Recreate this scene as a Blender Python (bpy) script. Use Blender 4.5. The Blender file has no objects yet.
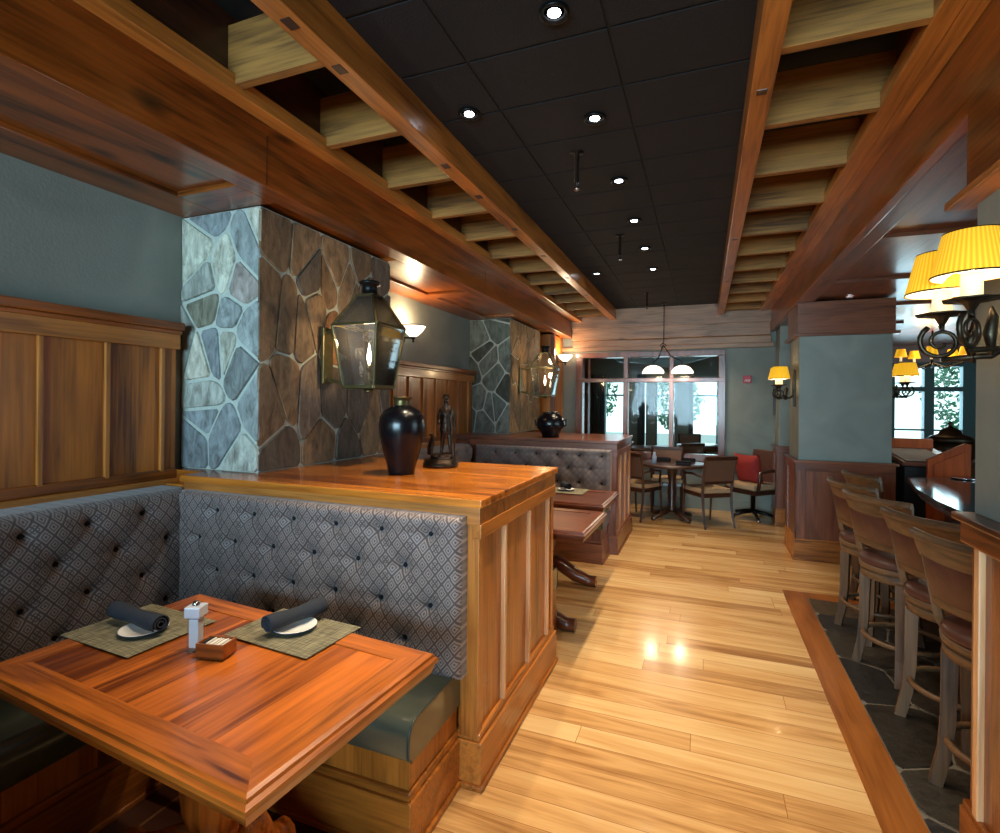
import bpy, bmesh, math, random
from mathutils import Vector, Matrix
random.seed(7)
PI = math.pi
R = math.radians
scene = bpy.context.scene
col = scene.collection

# ------------------------------------------------------------------ camera
F_PX, CX, CY = 524.59, 500.0, 401.9
cam_d = bpy.data.cameras.new('camera')
cam_d.sensor_fit = 'HORIZONTAL'
cam_d.sensor_width = 36.0
cam_d.lens = F_PX / 1000.0 * 36.0
cam_d.shift_y = -(416.5 - CY) / 1000.0
cam_d.clip_start = 0.05
cam = bpy.data.objects.new('camera', cam_d)
col.objects.link(cam)
YAW, ROLL = -0.372, -0.0095
fwd = Vector((math.sin(YAW), math.cos(YAW), 0))
rgt = Vector((math.cos(YAW), -math.sin(YAW), 0))
dwn = Vector((0, 0, -1))
r2 = math.cos(ROLL) * rgt + math.sin(ROLL) * dwn
d2 = -math.sin(ROLL) * rgt + math.cos(ROLL) * dwn
cm = Matrix((( r2.x, -d2.x, -fwd.x, 0), (r2.y, -d2.y, -fwd.y, 0), (r2.z, -d2.z, -fwd.z, 1.55), (0, 0, 0, 1)))
cam.matrix_world = cm
scene.camera = cam

# ------------------------------------------------------------------ world, exposure, large lights
w = bpy.data.worlds.new('sky')
scene.world = w
w.use_nodes = True
bg = w.node_tree.nodes['Background']
bg.inputs[0].default_value = (0.62, 0.93, 1.0, 1)
bg.inputs[1].default_value = 2.2
scene.view_settings.view_transform = 'Standard'
scene.view_settings.look = 'None'
scene.view_settings.exposure = 0.0
scene.view_settings.gamma = 1.0
scene.view_settings.use_curve_mapping = False
try:
    scene.cycles.use_denoising = True
    scene.cycles.denoiser = 'OPENIMAGEDENOISE'
    scene.cycles.max_bounces = 7
    scene.cycles.diffuse_bounces = 4
    scene.cycles.sample_clamp_indirect = 6.0
    scene.cycles.caustics_reflective = False
    scene.cycles.caustics_refractive = False
except Exception:
    pass

def area(name, loc, rot, sx, sy, energy, color):
    d = bpy.data.lights.new(name, 'AREA')
    d.shape = 'RECTANGLE'; d.size = sx; d.size_y = sy
    d.energy = energy; d.color = color
    o = bpy.data.objects.new(name, d); col.objects.link(o)
    o.location = loc; o.rotation_euler = rot
    return o

def spot(name, loc, energy, color, cone=80, blend=0.6, radius=0.03, rot=(0, 0, 0)):
    d = bpy.data.lights.new(name, 'SPOT')
    d.energy = energy; d.color = color; d.spot_size = R(cone); d.spot_blend = blend
    d.shadow_soft_size = radius
    o = bpy.data.objects.new(name, d); col.objects.link(o)
    o.location = loc; o.rotation_euler = rot
    return o

def point(name, loc, energy, color, radius=0.03):
    d = bpy.data.lights.new(name, 'POINT')
    d.energy = energy; d.color = color; d.shadow_soft_size = radius
    o = bpy.data.objects.new(name, d); col.objects.link(o)
    o.location = loc
    return o

COOL = (0.50, 0.80, 1.0)
WARM = (1.0, 0.78, 0.50)
AMBER = (1.0, 0.62, 0.25)
# daylight at the windows: behind the camera, in the far dining room, in the bar room
area('daylight_front', (-0.9, -3.9, 1.62), (R(88), 0, 0), 3.4, 1.7, 150, COOL).data.spread = R(95)
area('daylight_back', (-0.9, 13.9, 1.7), (R(-90), 0, 0), 6.0, 2.2, 110, COOL)
area('daylight_bar', (3.6, 11.4, 1.7), (R(-90), 0, 0), 2.6, 1.5, 85, COOL)
area('daylight_side', (6.3, 2.5, 1.7), (R(90), 0, R(90)), 5.0, 1.6, 60, (0.6, 0.8, 1.0))

# ------------------------------------------------------------------ materials
def lin(c):
    c = c / 255.0
    return c / 12.92 if c <= 0.04045 else ((c + 0.055) / 1.055) ** 2.4
def rgb(r, g, b): return (lin(r), lin(g), lin(b), 1)

MATS = {}
def base_mat(name):
    m = bpy.data.materials.new(name); m.use_nodes = True
    nt = m.node_tree
    return m, nt, nt.nodes['Principled BSDF']

def plain(name, c, rough=0.5, metal=0.0, noise=0.12, nscale=18, bump=0.0, emis=None, estr=0, trans=0, ior=1.45, coat=0, alpha=1):
    m, nt, b = base_mat(name)
    N, L = nt.nodes, nt.links
    b.inputs['Roughness'].default_value = rough
    b.inputs['Metallic'].default_value = metal
    b.inputs['IOR'].default_value = ior
    b.inputs['Transmission Weight'].default_value = trans
    b.inputs['Coat Weight'].default_value = coat
    b.inputs['Alpha'].default_value = alpha
    if noise > 0:
        tc = N.new('ShaderNodeTexCoord'); nz = N.new('ShaderNodeTexNoise')
        nz.inputs['Scale'].default_value = nscale; nz.inputs['Detail'].default_value = 4
        L.new(tc.outputs['Object'], nz.inputs['Vector'])
        rp = N.new('ShaderNodeValToRGB')
        rp.color_ramp.elements[0].position = 0.25; rp.color_ramp.elements[1].position = 0.75
        rp.color_ramp.elements[0].color = tuple(x * (1 - noise) for x in c[:3]) + (1,)
        rp.color_ramp.elements[1].color = tuple(min(1, x * (1 + noise)) for x in c[:3]) + (1,)
        L.new(nz.outputs['Fac'], rp.inputs['Fac']); L.new(rp.outputs['Color'], b.inputs['Base Color'])
        if bump > 0:
            bp = N.new('ShaderNodeBump'); bp.inputs['Strength'].default_value = bump; bp.inputs['Distance'].default_value = 0.01
            L.new(nz.outputs['Fac'], bp.inputs['Height']); L.new(bp.outputs['Normal'], b.inputs['Normal'])
    else:
        b.inputs['Base Color'].default_value = c
    if emis:
        b.inputs['Emission Color'].default_value = emis
        b.inputs['Emission Strength'].default_value = estr
    MATS[name] = m
    return m

def wood(name, dark, light, axis, rough=0.35, knots=False, plank=None, bump=0.15, coat=0.0, scale=1.0, streak=1.0):
    """axis: grain direction 0,1,2 ; plank=(axis,width) steps the tone board by board"""
    m, nt, b = base_mat(name)
    N, L = nt.nodes, nt.links
    tc = N.new('ShaderNodeTexCoord'); oi = N.new('ShaderNodeObjectInfo')
    off = N.new('ShaderNodeVectorMath'); off.operation = 'MULTIPLY_ADD'
    cmb = N.new('ShaderNodeCombineXYZ')
    for i in range(3): L.new(oi.outputs['Random'], cmb.inputs[i])
    L.new(cmb.outputs[0], off.inputs[0]); off.inputs[1].default_value = (17, 29, 23)
    L.new(tc.outputs['Object'], off.inputs[2])
    src = off.outputs[0]
    tone = None
    if plank:
        sp = N.new('ShaderNodeSeparateXYZ'); L.new(tc.outputs['Object'], sp.inputs[0])
        dv = N.new('ShaderNodeMath'); dv.operation = 'DIVIDE'; L.new(sp.outputs[plank[0]], dv.inputs[0]); dv.inputs[1].default_value = plank[1]
        fl = N.new('ShaderNodeMath'); fl.operation = 'FLOOR'; L.new(dv.outputs[0], fl.inputs[0])
        wn = N.new('ShaderNodeTexWhiteNoise'); wn.noise_dimensions = '1D'; L.new(fl.outputs[0], wn.inputs['W'])
        tone = wn.outputs['Value']
        ad = N.new('ShaderNodeVectorMath'); ad.operation = 'MULTIPLY_ADD'
        L.new(wn.outputs['Color'], ad.inputs[0]); ad.inputs[1].default_value = (9, 9, 9); L.new(src, ad.inputs[2])
        src = ad.outputs[0]
    def nz(sl, st, det, dist=0.0):
        mp = N.new('ShaderNodeMapping')
        s = [st * scale] * 3; s[axis] = sl * scale
        mp.inputs['Scale'].default_value = s
        L.new(src, mp.inputs['Vector'])
        n = N.new('ShaderNodeTexNoise'); n.inputs['Scale'].default_value = 1; n.inputs['Detail'].default_value = det
        n.inputs['Distortion'].default_value = dist
        L.new(mp.outputs[0], n.inputs['Vector'])
        return n.outputs['Fac']
    broad = nz(0.9, 6.5, 3, 1.2)
    fine = nz(3.5, 75, 4, 0.3)
    mx = N.new('ShaderNodeMath'); mx.operation = 'MULTIPLY_ADD'
    L.new(fine, mx.inputs[0]); mx.inputs[1].default_value = 0.62 * streak
    mb = N.new('ShaderNodeMath'); mb.operation = 'MULTIPLY_ADD'; L.new(broad, mb.inputs[0]); mb.inputs[1].default_value = 0.95; mb.inputs[2].default_value = -0.28 * streak
    L.new(mb.outputs[0], mx.inputs[2])
    fac = mx.outputs[0]
    if tone is not None:
        t2 = N.new('ShaderNodeMath'); t2.operation = 'MULTIPLY_ADD'; L.new(tone, t2.inputs[0]); t2.inputs[1].default_value = 0.24
        t3 = N.new('ShaderNodeMath'); t3.operation = 'SUBTRACT'; L.new(fac, t3.inputs[0]); t3.inputs[1].default_value = 0.12
        L.new(t3.outputs[0], t2.inputs[2]); fac = t2.outputs[0]
    rp = N.new('ShaderNodeValToRGB')
    e = rp.color_ramp.elements
    e[0].position = 0.22; e[0].color = dark
    e[1].position = 0.78; e[1].color = light
    mid = e.new(0.5); mid.color = tuple((dark[i] * 0.42 + light[i] * 0.58) for i in range(3)) + (1,)
    L.new(fac, rp.inputs['Fac'])
    colr = rp.outputs['Color']
    if knots:
        mp = N.new('ShaderNodeMapping'); s = [3.4, 3.4, 3.4]; s[axis] = 1.7
        mp.inputs['Scale'].default_value = s; L.new(src, mp.inputs['Vector'])
        vo = N.new('ShaderNodeTexVoronoi'); vo.inputs['Scale'].default_value = 1.0; L.new(mp.outputs[0], vo.inputs['Vector'])
        kr = N.new('ShaderNodeValToRGB'); kr.color_ramp.elements[0].position = 0.04; kr.color_ramp.elements[1].position = 0.17
        kr.color_ramp.elements[0].color = (0.12, 0.12, 0.12, 1); kr.color_ramp.elements[1].color = (1, 1, 1, 1)
        L.new(vo.outputs['Distance'], kr.inputs['Fac'])
        mc = N.new('ShaderNodeMix'); mc.data_type = 'RGBA'; mc.blend_type = 'MULTIPLY'; mc.inputs[0].default_value = 1
        L.new(colr, mc.inputs[6]); L.new(kr.outputs['Color'], mc.inputs[7]); colr = mc.outputs[2]
    L.new(colr, b.inputs['Base Color'])
    b.inputs['Roughness'].default_value = rough
    b.inputs['Coat Weight'].default_value = coat
    b.inputs['Coat Roughness'].default_value = 0.12
    if bump > 0:
        bp = N.new('ShaderNodeBump'); bp.inputs['Strength'].default_value = bump; bp.inputs['Distance'].default_value = 0.004
        L.new(fac, bp.inputs['Height']); L.new(bp.outputs['Normal'], b.inputs['Normal'])
    MATS[name] = m
    return m

CED_D, CED_L = rgb(92, 42, 14), rgb(196, 112, 46)
for i, a in enumerate('xyz'):
    wood('beam_' + a, rgb(50, 22, 6), rgb(166, 88, 30), i, 0.30, knots=True, coat=0.25)
    wood('panel_' + a, rgb(98, 50, 12), rgb(198, 120, 44), i, 0.33, coat=0.2)
    wood('trim_' + a, rgb(104, 54, 16), rgb(208, 132, 58), i, 0.33, coat=0.2)
    wood('red_' + a, rgb(64, 32, 22), rgb(146, 88, 60), i, 0.33, coat=0.3)
    wood('table_' + a, rgb(84, 34, 8), rgb(212, 118, 42), i, 0.30, knots=False, coat=0.35, streak=1.3)
    wood('pale_' + a, rgb(98, 68, 46), rgb(172, 130, 96), i, 0.45, knots=True)
    wood('joist_' + a, rgb(84, 52, 16), rgb(178, 122, 54), i, 0.7, bump=0.4, streak=1.2)
    wood('stool_' + a, rgb(58, 40, 26), rgb(128, 94, 62), i, 0.5, bump=0.3)
    wood('dark_' + a, rgb(30, 16, 10), rgb(78, 44, 28), i, 0.35, coat=0.2)
wood('walnut_x', rgb(56, 24, 14), rgb(124, 64, 36), 0, 0.3, coat=0.3)
wood('walnut_y', rgb(56, 24, 14), rgb(124, 64, 36), 1, 0.3, coat=0.3)
wood('walnut_z', rgb(40, 18, 10), rgb(84, 44, 26), 2, 0.35, coat=0.2)
wood('boards_y', rgb(92, 46, 8), rgb(192, 112, 34), 2, 0.34, plank=(1, 0.093), coat=0.15)
wood('boards_x', rgb(104, 52, 12), rgb(204, 126, 48), 2, 0.34, plank=(0, 0.093), coat=0.15)
wood('batten_lit_wood', rgb(168, 110, 66), rgb(228, 176, 128), 2, 0.22, coat=0.4)  # same wood as the panels, lightened: bright highlights put into the colour
wood('cap_y', rgb(116, 56, 10), rgb(220, 132, 44), 0, 0.26, plank=(1, 0.16), coat=0.35)
wood('planks_top', rgb(92, 38, 10), rgb(218, 118, 42), 1, 0.28, plank=(0, 0.17), coat=0.35, streak=0.9)
wood('floor_border', rgb(112, 62, 24), rgb(172, 104, 46), 1, 0.28, coat=0.3)
wood('orange_wood', rgb(150, 62, 20), rgb(206, 96, 36), 2, 0.35, coat=0.2)

plain('black_tile', rgb(28, 27, 29), 0.85, noise=0.25, nscale=120, bump=0.3)
plain('black_grid', rgb(20, 20, 21), 0.7, noise=0)
plain('black_metal', rgb(22, 21, 21), 0.4, metal=0.6, noise=0.2)
plain('iron', rgb(62, 52, 40), 0.38, metal=0.85, noise=0.35, nscale=30, bump=0.2)
plain('brass_aged', rgb(96, 84, 52), 0.35, metal=0.8, noise=0.3)
plain('chrome', rgb(200, 200, 205), 0.15, metal=1, noise=0)
plain('leather_green', rgb(70, 76, 66), 0.30, coat=0.6, noise=0.12, nscale=6, bump=0.05)
plain('piping', rgb(58, 64, 58), 0.35, noise=0.1)
plain('leather_brown', rgb(86, 52, 42), 0.42, noise=0.2, nscale=25, bump=0.1)
plain('black_glaze', rgb(8, 9, 14), 0.24, noise=0.2, nscale=4)
plain('bronze', rgb(58, 46, 38), 0.25, metal=0.9, noise=0.5, nscale=60, bump=0.6)
plain('brown_cane', rgb(106, 76, 58), 0.6, noise=0.2, nscale=150, bump=0.3)
plain('tan_fabric', rgb(178, 150, 116), 0.8, noise=0.1, nscale=80)
plain('red_fabric', rgb(150, 42, 36), 0.8, noise=0.15, nscale=30, bump=0.1)
plain('navy_cloth', rgb(38, 44, 54), 0.9, noise=0.15, nscale=200, bump=0.2)
plain('black_cloth', rgb(18, 18, 22), 0.9, noise=0.15, nscale=200)
plain('white_ceramic', rgb(232, 232, 228), 0.25, noise=0)
plain('blue_rim', rgb(40, 60, 96), 0.3, noise=0)
plain('paper_white', rgb(226, 222, 212), 0.7, noise=0.05)
plain('salt', rgb(214, 220, 236), 0.8, noise=0.1, nscale=400)
plain('glass_clear', rgb(240, 246, 250), 0.03, trans=1.0, noise=0)
plain('candle', rgb(244, 226, 170), 0.5, noise=0, emis=(1, 0.72, 0.36, 1), estr=0.75)
plain('bulb', rgb(255, 240, 210), 0.5, noise=0, emis=(1, 0.86, 0.62, 1), estr=22)
plain('flame', rgb(255, 240, 210), 0.5, noise=0, emis=(1, 0.85, 0.68, 1), estr=14)
plain('shade_liner', rgb(250, 240, 222), 0.8, noise=0, emis=(1, 0.9, 0.72, 1), estr=0.9)
plain('led', rgb(255, 255, 255), 0.5, noise=0, emis=(0.9, 0.92, 1, 1), estr=26)
plain('opal_glass', rgb(250, 236, 214), 0.4, noise=0, emis=(1, 0.86, 0.66, 1), estr=3.2)
plain('granite', rgb(60, 62, 64), 0.09, noise=0.6, nscale=160)
plain('white_paint', rgb(224, 222, 214), 0.6, noise=0.03)
plain('dark_rubber', rgb(24, 24, 26), 0.6, noise=0.1)
plain('sign_red', rgb(166, 24, 36), 0.4, noise=0)
plain('sign_white', rgb(236, 226, 226), 0.5, noise=0)
plain('curtain', rgb(96, 104, 108), 0.9, noise=0.2, nscale=3)
plain('duct', rgb(150, 190, 205), 0.4, metal=0.2, noise=0.05)
plain('leaf', rgb(46, 104, 74), 0.7, noise=0.5, nscale=6, bump=0.4)
plain('asphalt', rgb(150, 160, 160), 0.9, noise=0.15)
plain('mortar', rgb(176, 184, 174), 0.9, noise=0.12, nscale=60, bump=0.3)
plain('slate_joint', rgb(112, 104, 92), 0.9, noise=0.1)
plain('picture', rgb(60, 76, 92), 0.4, noise=0.5, nscale=9)
plain('gray_shaker', rgb(214, 222, 238), 0.2, trans=0.25, noise=0)

def lantern_glass():
    m, nt, b = base_mat('lantern_glass'); N, L = nt.nodes, nt.links
    b.inputs['Base Color'].default_value = (0.9, 0.88, 0.82, 1)
    b.inputs['Roughness'].default_value = 0.05
    tr = N.new('ShaderNodeBsdfTransparent'); tr.inputs[0].default_value = (0.97, 0.96, 0.93, 1)
    gl = N.new('ShaderNodeBsdfGlossy'); gl.inputs['Roughness'].default_value = 0.04
    df = N.new('ShaderNodeBsdfDiffuse'); df.inputs[0].default_value = (0.75, 0.7, 0.6, 1)
    fr = N.new('ShaderNodeFresnel'); fr.inputs[0].default_value = 1.5
    ad = N.new('ShaderNodeMath'); ad.operation = 'ADD'; ad.inputs[1].default_value = 0.05; L.new(fr.outputs[0], ad.inputs[0])
    mx = N.new('ShaderNodeMixShader'); L.new(ad.outputs[0], mx.inputs[0]); L.new(tr.outputs[0], mx.inputs[1]); L.new(gl.outputs[0], mx.inputs[2])
    m2 = N.new('ShaderNodeMixShader'); m2.inputs[0].default_value = 0.012; L.new(mx.outputs[0], m2.inputs[1]); L.new(df.outputs[0], m2.inputs[2])
    L.new(m2.outputs[0], N['Material Output'].inputs[0])
    MATS['lantern_glass'] = m
    m3 = m.copy(); m3.name = 'window_glass'; MATS['window_glass'] = m3
    for n in m3.node_tree.nodes:
        if n.type == 'MATH': n.operation = 'MULTIPLY'; n.inputs[1].default_value = 0.3
        if n.type == 'MIX_SHADER' and not n.inputs[0].is_linked: n.inputs[0].default_value = 0.0
lantern_glass()

def shade_mat():
    m, nt, b = base_mat('lamp_shade'); N, L = nt.nodes, nt.links
    tc = N.new('ShaderNodeTexCoord'); sp = N.new('ShaderNodeSeparateXYZ'); L.new(tc.outputs['Object'], sp.inputs[0])
    at = N.new('ShaderNodeMath'); at.operation = 'ARCTAN2'; L.new(sp.outputs[1], at.inputs[0]); L.new(sp.outputs[0], at.inputs[1])
    ml = N.new('ShaderNodeMath'); ml.operation = 'MULTIPLY'; ml.inputs[1].default_value = 46; L.new(at.outputs[0], ml.inputs[0])
    sn = N.new('ShaderNodeMath'); sn.operation = 'SINE'; L.new(ml.outputs[0], sn.inputs[0])
    rp = N.new('ShaderNodeMapRange'); rp.inputs[1].default_value = -1; rp.inputs[2].default_value = 1; rp.inputs[3].default_value = 0.45; rp.inputs[4].default_value = 1.0
    L.new(sn.outputs[0], rp.inputs[0])
    mx = N.new('ShaderNodeMix'); mx.data_type = 'RGBA'; L.new(rp.outputs[0], mx.inputs[0])
    mx.inputs[6].default_value = rgb(190, 116, 10); mx.inputs[7].default_value = rgb(250, 190, 40)
    L.new(mx.outputs[2], b.inputs['Base Color']); L.new(mx.outputs[2], b.inputs['Emission Color'])
    b.inputs['Emission Strength'].default_value = 0.85
    b.inputs['Roughness'].default_value = 0.8
    MATS['lamp_shade'] = m
shade_mat()

def wall_mat():
    m, nt, b = base_mat('plaster'); N, L = nt.nodes, nt.links
    tc = N.new('ShaderNodeTexCoord')
    n1 = N.new('ShaderNodeTexNoise'); n1.inputs['Scale'].default_value = 2.2; n1.inputs['Detail'].default_value = 6; n1.inputs['Distortion'].default_value = 0.8
    n2 = N.new('ShaderNodeTexNoise'); n2.inputs['Scale'].default_value = 90; n2.inputs['Detail'].default_value = 3
    L.new(tc.outputs['Object'], n1.inputs['Vector']); L.new(tc.outputs['Object'], n2.inputs['Vector'])
    rp = N.new('ShaderNodeValToRGB'); rp.color_ramp.elements[0].position = 0.3; rp.color_ramp.elements[1].position = 0.7
    rp.color_ramp.elements[0].color = rgb(118, 124, 116); rp.color_ramp.elements[1].color = rgb(138, 143, 133)
    L.new(n1.outputs['Fac'], rp.inputs['Fac']); L.new(rp.outputs['Color'], b.inputs['Base Color'])
    bp = N.new('ShaderNodeBump'); bp.inputs['Strength'].default_value = 0.25; bp.inputs['Distance'].default_value = 0.004
    L.new(n2.outputs['Fac'], bp.inputs['Height']); L.new(bp.outputs['Normal'], b.inputs['Normal'])
    b.inputs['Roughness'].default_value = 0.75
    MATS['plaster'] = m
wall_mat()

def floor_mat():
    m, nt, b = base_mat('floor_planks'); N, L = nt.nodes, nt.links
    tc = N.new('ShaderNodeTexCoord')
    br = N.new('ShaderNodeTexBrick'); br.offset = 0.37; br.offset_frequency = 1
    br.inputs['Scale'].default_value = 1; br.inputs['Brick Width'].default_value = 1.9; br.inputs['Row Height'].default_value = 0.132
    br.inputs['Mortar Size'].default_value = 0.0014; br.inputs['Mortar Smooth'].default_value = 0.2; br.inputs['Bias'].default_value = 0.0
    br.inputs['Color1'].default_value = (0, 0, 0, 1); br.inputs['Color2'].default_value = (1, 1, 1, 1); br.inputs['Mortar'].default_value = (0.5, 0.5, 0.5, 1)
    s0 = N.new('ShaderNodeSeparateXYZ'); L.new(tc.outputs['Object'], s0.inputs[0])
    q1 = N.new('ShaderNodeMath'); q1.operation = 'DIVIDE'; q1.inputs[1].default_value = 0.132; L.new(s0.outputs[1], q1.inputs[0])
    q2 = N.new('ShaderNodeMath'); q2.operation = 'FLOOR'; L.new(q1.outputs[0], q2.inputs[0])
    q3 = N.new('ShaderNodeTexWhiteNoise'); q3.noise_dimensions = '1D'; L.new(q2.outputs[0], q3.inputs['W'])
    q4 = N.new('ShaderNodeMath'); q4.operation = 'MULTIPLY_ADD'; q4.inputs[1].default_value = 7.3; L.new(q3.outputs['Value'], q4.inputs[0]); L.new(s0.outputs[0], q4.inputs[2])
    q5 = N.new('ShaderNodeCombineXYZ'); L.new(q4.outputs[0], q5.inputs[0]); L.new(s0.outputs[1], q5.inputs[1])
    br.offset = 0.0
    L.new(q5.outputs[0], br.inputs['Vector'])
    sep = N.new('ShaderNodeSeparateColor'); L.new(br.outputs['Color'], sep.inputs[0])
    sc = N.new('ShaderNodeVectorMath'); sc.operation = 'MULTIPLY_ADD'; sc.inputs[1].default_value = (31, 17, 0)
    cmb = N.new('ShaderNodeCombineXYZ'); L.new(sep.outputs[0], cmb.inputs[0]); L.new(sep.outputs[0], cmb.inputs[1])
    L.new(cmb.outputs[0], sc.inputs[0]); L.new(tc.outputs['Object'], sc.inputs[2])
    def nz(s, det, dist):
        mp = N.new('ShaderNodeMapping'); mp.inputs['Scale'].default_value = s; L.new(sc.outputs[0], mp.inputs['Vector'])
        n = N.new('ShaderNodeTexNoise'); n.inputs['Scale'].default_value = 1; n.inputs['Detail'].default_value = det; n.inputs['Distortion'].default_value = dist
        L.new(mp.outputs[0], n.inputs['Vector']); return n.outputs['Fac']
    broad = nz((0.9, 9, 1), 4, 1.8); fine = nz((3, 90, 1), 3, 0.4)
    a = N.new('ShaderNodeMath'); a.operation = 'MULTIPLY_ADD'; a.inputs[1].default_value = 0.36; L.new(sep.outputs[0], a.inputs[0])
    c = N.new('ShaderNodeMath'); c.operation = 'MULTIPLY_ADD'; c.inputs[1].default_value = 0.3; L.new(fine, c.inputs[0])
    d = N.new('ShaderNodeMath'); d.operation = 'MULTIPLY_ADD'; d.inputs[1].default_value = 0.85; d.inputs[2].default_value = -0.27; L.new(broad, d.inputs[0])
    L.new(d.outputs[0], c.inputs[2]); L.new(c.outputs[0], a.inputs[2])
    rp = N.new('ShaderNodeValToRGB'); e = rp.color_ramp.elements
    e[0].position = 0.12; e[0].color = rgb(146, 96, 50); e[1].position = 0.85; e[1].color = rgb(240, 206, 148)
    k = e.new(0.42); k.color = rgb(210, 162, 102)
    L.new(a.outputs[0], rp.inputs['Fac'])
    mx = N.new('ShaderNodeMix'); mx.data_type = 'RGBA'; L.new(br.outputs['Fac'], mx.inputs[0]); L.new(rp.outputs['Color'], mx.inputs[6]); mx.inputs[7].default_value = rgb(140, 90, 48)
    L.new(mx.outputs[2], b.inputs['Base Color'])
    b.inputs['Roughness'].default_value = 0.24
    b.inputs['Coat Weight'].default_value = 0.35; b.inputs['Coat Roughness'].default_value = 0.1
    bp = N.new('ShaderNodeBump'); bp.inputs['Strength'].default_value = 0.12; bp.inputs['Distance'].default_value = 0.003
    L.new(broad, bp.inputs['Height']); L.new(bp.outputs['Normal'], b.inputs['Normal'])
    MATS['floor_planks'] = m
floor_mat()

def tile_mat():
    m, nt, b = base_mat('booth_tile'); N, L = nt.nodes, nt.links
    tc = N.new('ShaderNodeTexCoord'); br = N.new('ShaderNodeTexBrick'); br.offset = 0.0
    br.inputs['Scale'].default_value = 1; br.inputs['Brick Width'].default_value = 0.40; br.inputs['Row Height'].default_value = 0.40; br.inputs['Mortar Size'].default_value = 0.006
    br.inputs['Color1'].default_value = rgb(58, 30, 20); br.inputs['Color2'].default_value = rgb(76, 42, 26); br.inputs['Mortar'].default_value = rgb(112, 76, 48)
    L.new(tc.outputs['Object'], br.inputs['Vector']); L.new(br.outputs['Color'], b.inputs['Base Color']); b.inputs['Roughness'].default_value = 0.35
    MATS['booth_tile'] = m
tile_mat()

def damask():
    m, nt, b = base_mat('damask'); N, L = nt.nodes, nt.links
    tc = N.new('ShaderNodeTexCoord'); sp = N.new('ShaderNodeSeparateXYZ'); L.new(tc.outputs['Object'], sp.inputs[0])
    def M(op, a, b_=None, c_=None):
        n = N.new('ShaderNodeMath'); n.operation = op
        for i, v in enumerate((a, b_, c_)):
            if v is None: continue
            if isinstance(v, (int, float)): n.inputs[i].default_value = v
            else: L.new(v, n.inputs[i])
        return n.outputs[0]
    u, v = sp.outputs[0], M('MULTIPLY', sp.outputs[2], 0.85)
    p = 0.058
    a = M('DIVIDE', M('ADD', u, v), p); c = M('DIVIDE', M('SUBTRACT', u, v), p)
    fa = M('ABSOLUTE', M('SUBTRACT', M('FRACT', a), 0.5)); fc = M('ABSOLUTE', M('SUBTRACT', M('FRACT', c), 0.5))
    mxd = M('MAXIMUM', fa, fc); mnd = M('MINIMUM', fa, fc)
    ring1 = M('GREATER_THAN', mxd, 0.415)
    ring2 = M('MULTIPLY', M('GREATER_THAN', mxd, 0.21), M('LESS_THAN', mxd, 0.29))
    dash = M('LESS_THAN', mxd, 0.09)
    big = M('GREATER_THAN', M('SINE', M('MULTIPLY', M('ADD', M('FLOOR', a), M('MULTIPLY', M('FLOOR', c), 1.0)), 1.5708)), 0.5)
    petal = M('MULTIPLY', big, M('LESS_THAN', mnd, 0.06))
    tot = M('MINIMUM', M('ADD', M('ADD', ring1, ring2), M('ADD', dash, petal)), 1.0)
    nz = N.new('ShaderNodeTexNoise'); nz.inputs['Scale'].default_value = 140; nz.inputs['Detail'].default_value = 2; L.new(tc.outputs['Object'], nz.inputs['Vector'])
    f2 = M('ADD', M('MULTIPLY', tot, 0.7), M('MULTIPLY', nz.outputs['Fac'], 0.3))
    rp = N.new('ShaderNodeValToRGB'); rp.color_ramp.elements[0].position = 0.1; rp.color_ramp.elements[1].position = 0.85
    rp.color_ramp.elements[0].color = rgb(140, 126, 122); rp.color_ramp.elements[1].color = rgb(72, 60, 58)
    L.new(f2, rp.inputs['Fac']); L.new(rp.outputs['Color'], b.inputs['Base Color'])
    b.inputs['Roughness'].default_value = 0.6
    b.inputs['Sheen Weight'].default_value = 0.3
    bp = N.new('ShaderNodeBump'); bp.inputs['Strength'].default_value = 0.25; bp.inputs['Distance'].default_value = 0.002; bp.invert = True
    L.new(f2, bp.inputs['Height']); L.new(bp.outputs['Normal'], b.inputs['Normal'])
    MATS['damask'] = m
damask()

def weave():
    m, nt, b = base_mat('weave'); N, L = nt.nodes, nt.links
    tc = N.new('ShaderNodeTexCoord')
    mp = N.new('ShaderNodeMapping'); mp.inputs['Scale'].default_value = (14, 220, 1); L.new(tc.outputs['Object'], mp.inputs[0])
    n = N.new('ShaderNodeTexNoise'); n.inputs['Scale'].default_value = 1; n.inputs['Detail'].default_value = 2; L.new(mp.outputs[0], n.inputs['Vector'])
    mp2 = N.new('ShaderNodeMapping'); mp2.inputs['Scale'].default_value = (160, 10, 1); L.new(tc.outputs['Object'], mp2.inputs[0])
    n2 = N.new('ShaderNodeTexNoise'); n2.inputs['Scale'].default_value = 1; L.new(mp2.outputs[0], n2.inputs['Vector'])
    ad = N.new('ShaderNodeMath'); ad.operation = 'MULTIPLY'; L.new(n.outputs['Fac'], ad.inputs[0]); L.new(n2.outputs['Fac'], ad.inputs[1])
    rp = N.new('ShaderNodeValToRGB'); rp.color_ramp.elements[0].position = 0.12; rp.color_ramp.elements[1].position = 0.42
    rp.color_ramp.elements[0].color = rgb(70, 66, 52); rp.color_ramp.elements[1].color = rgb(156, 150, 120)
    L.new(ad.outputs[0], rp.inputs['Fac']); L.new(rp.outputs['Color'], b.inputs['Base Color']); b.inputs['Roughness'].default_value = 0.7
    MATS['weave'] = m
weave()

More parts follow.
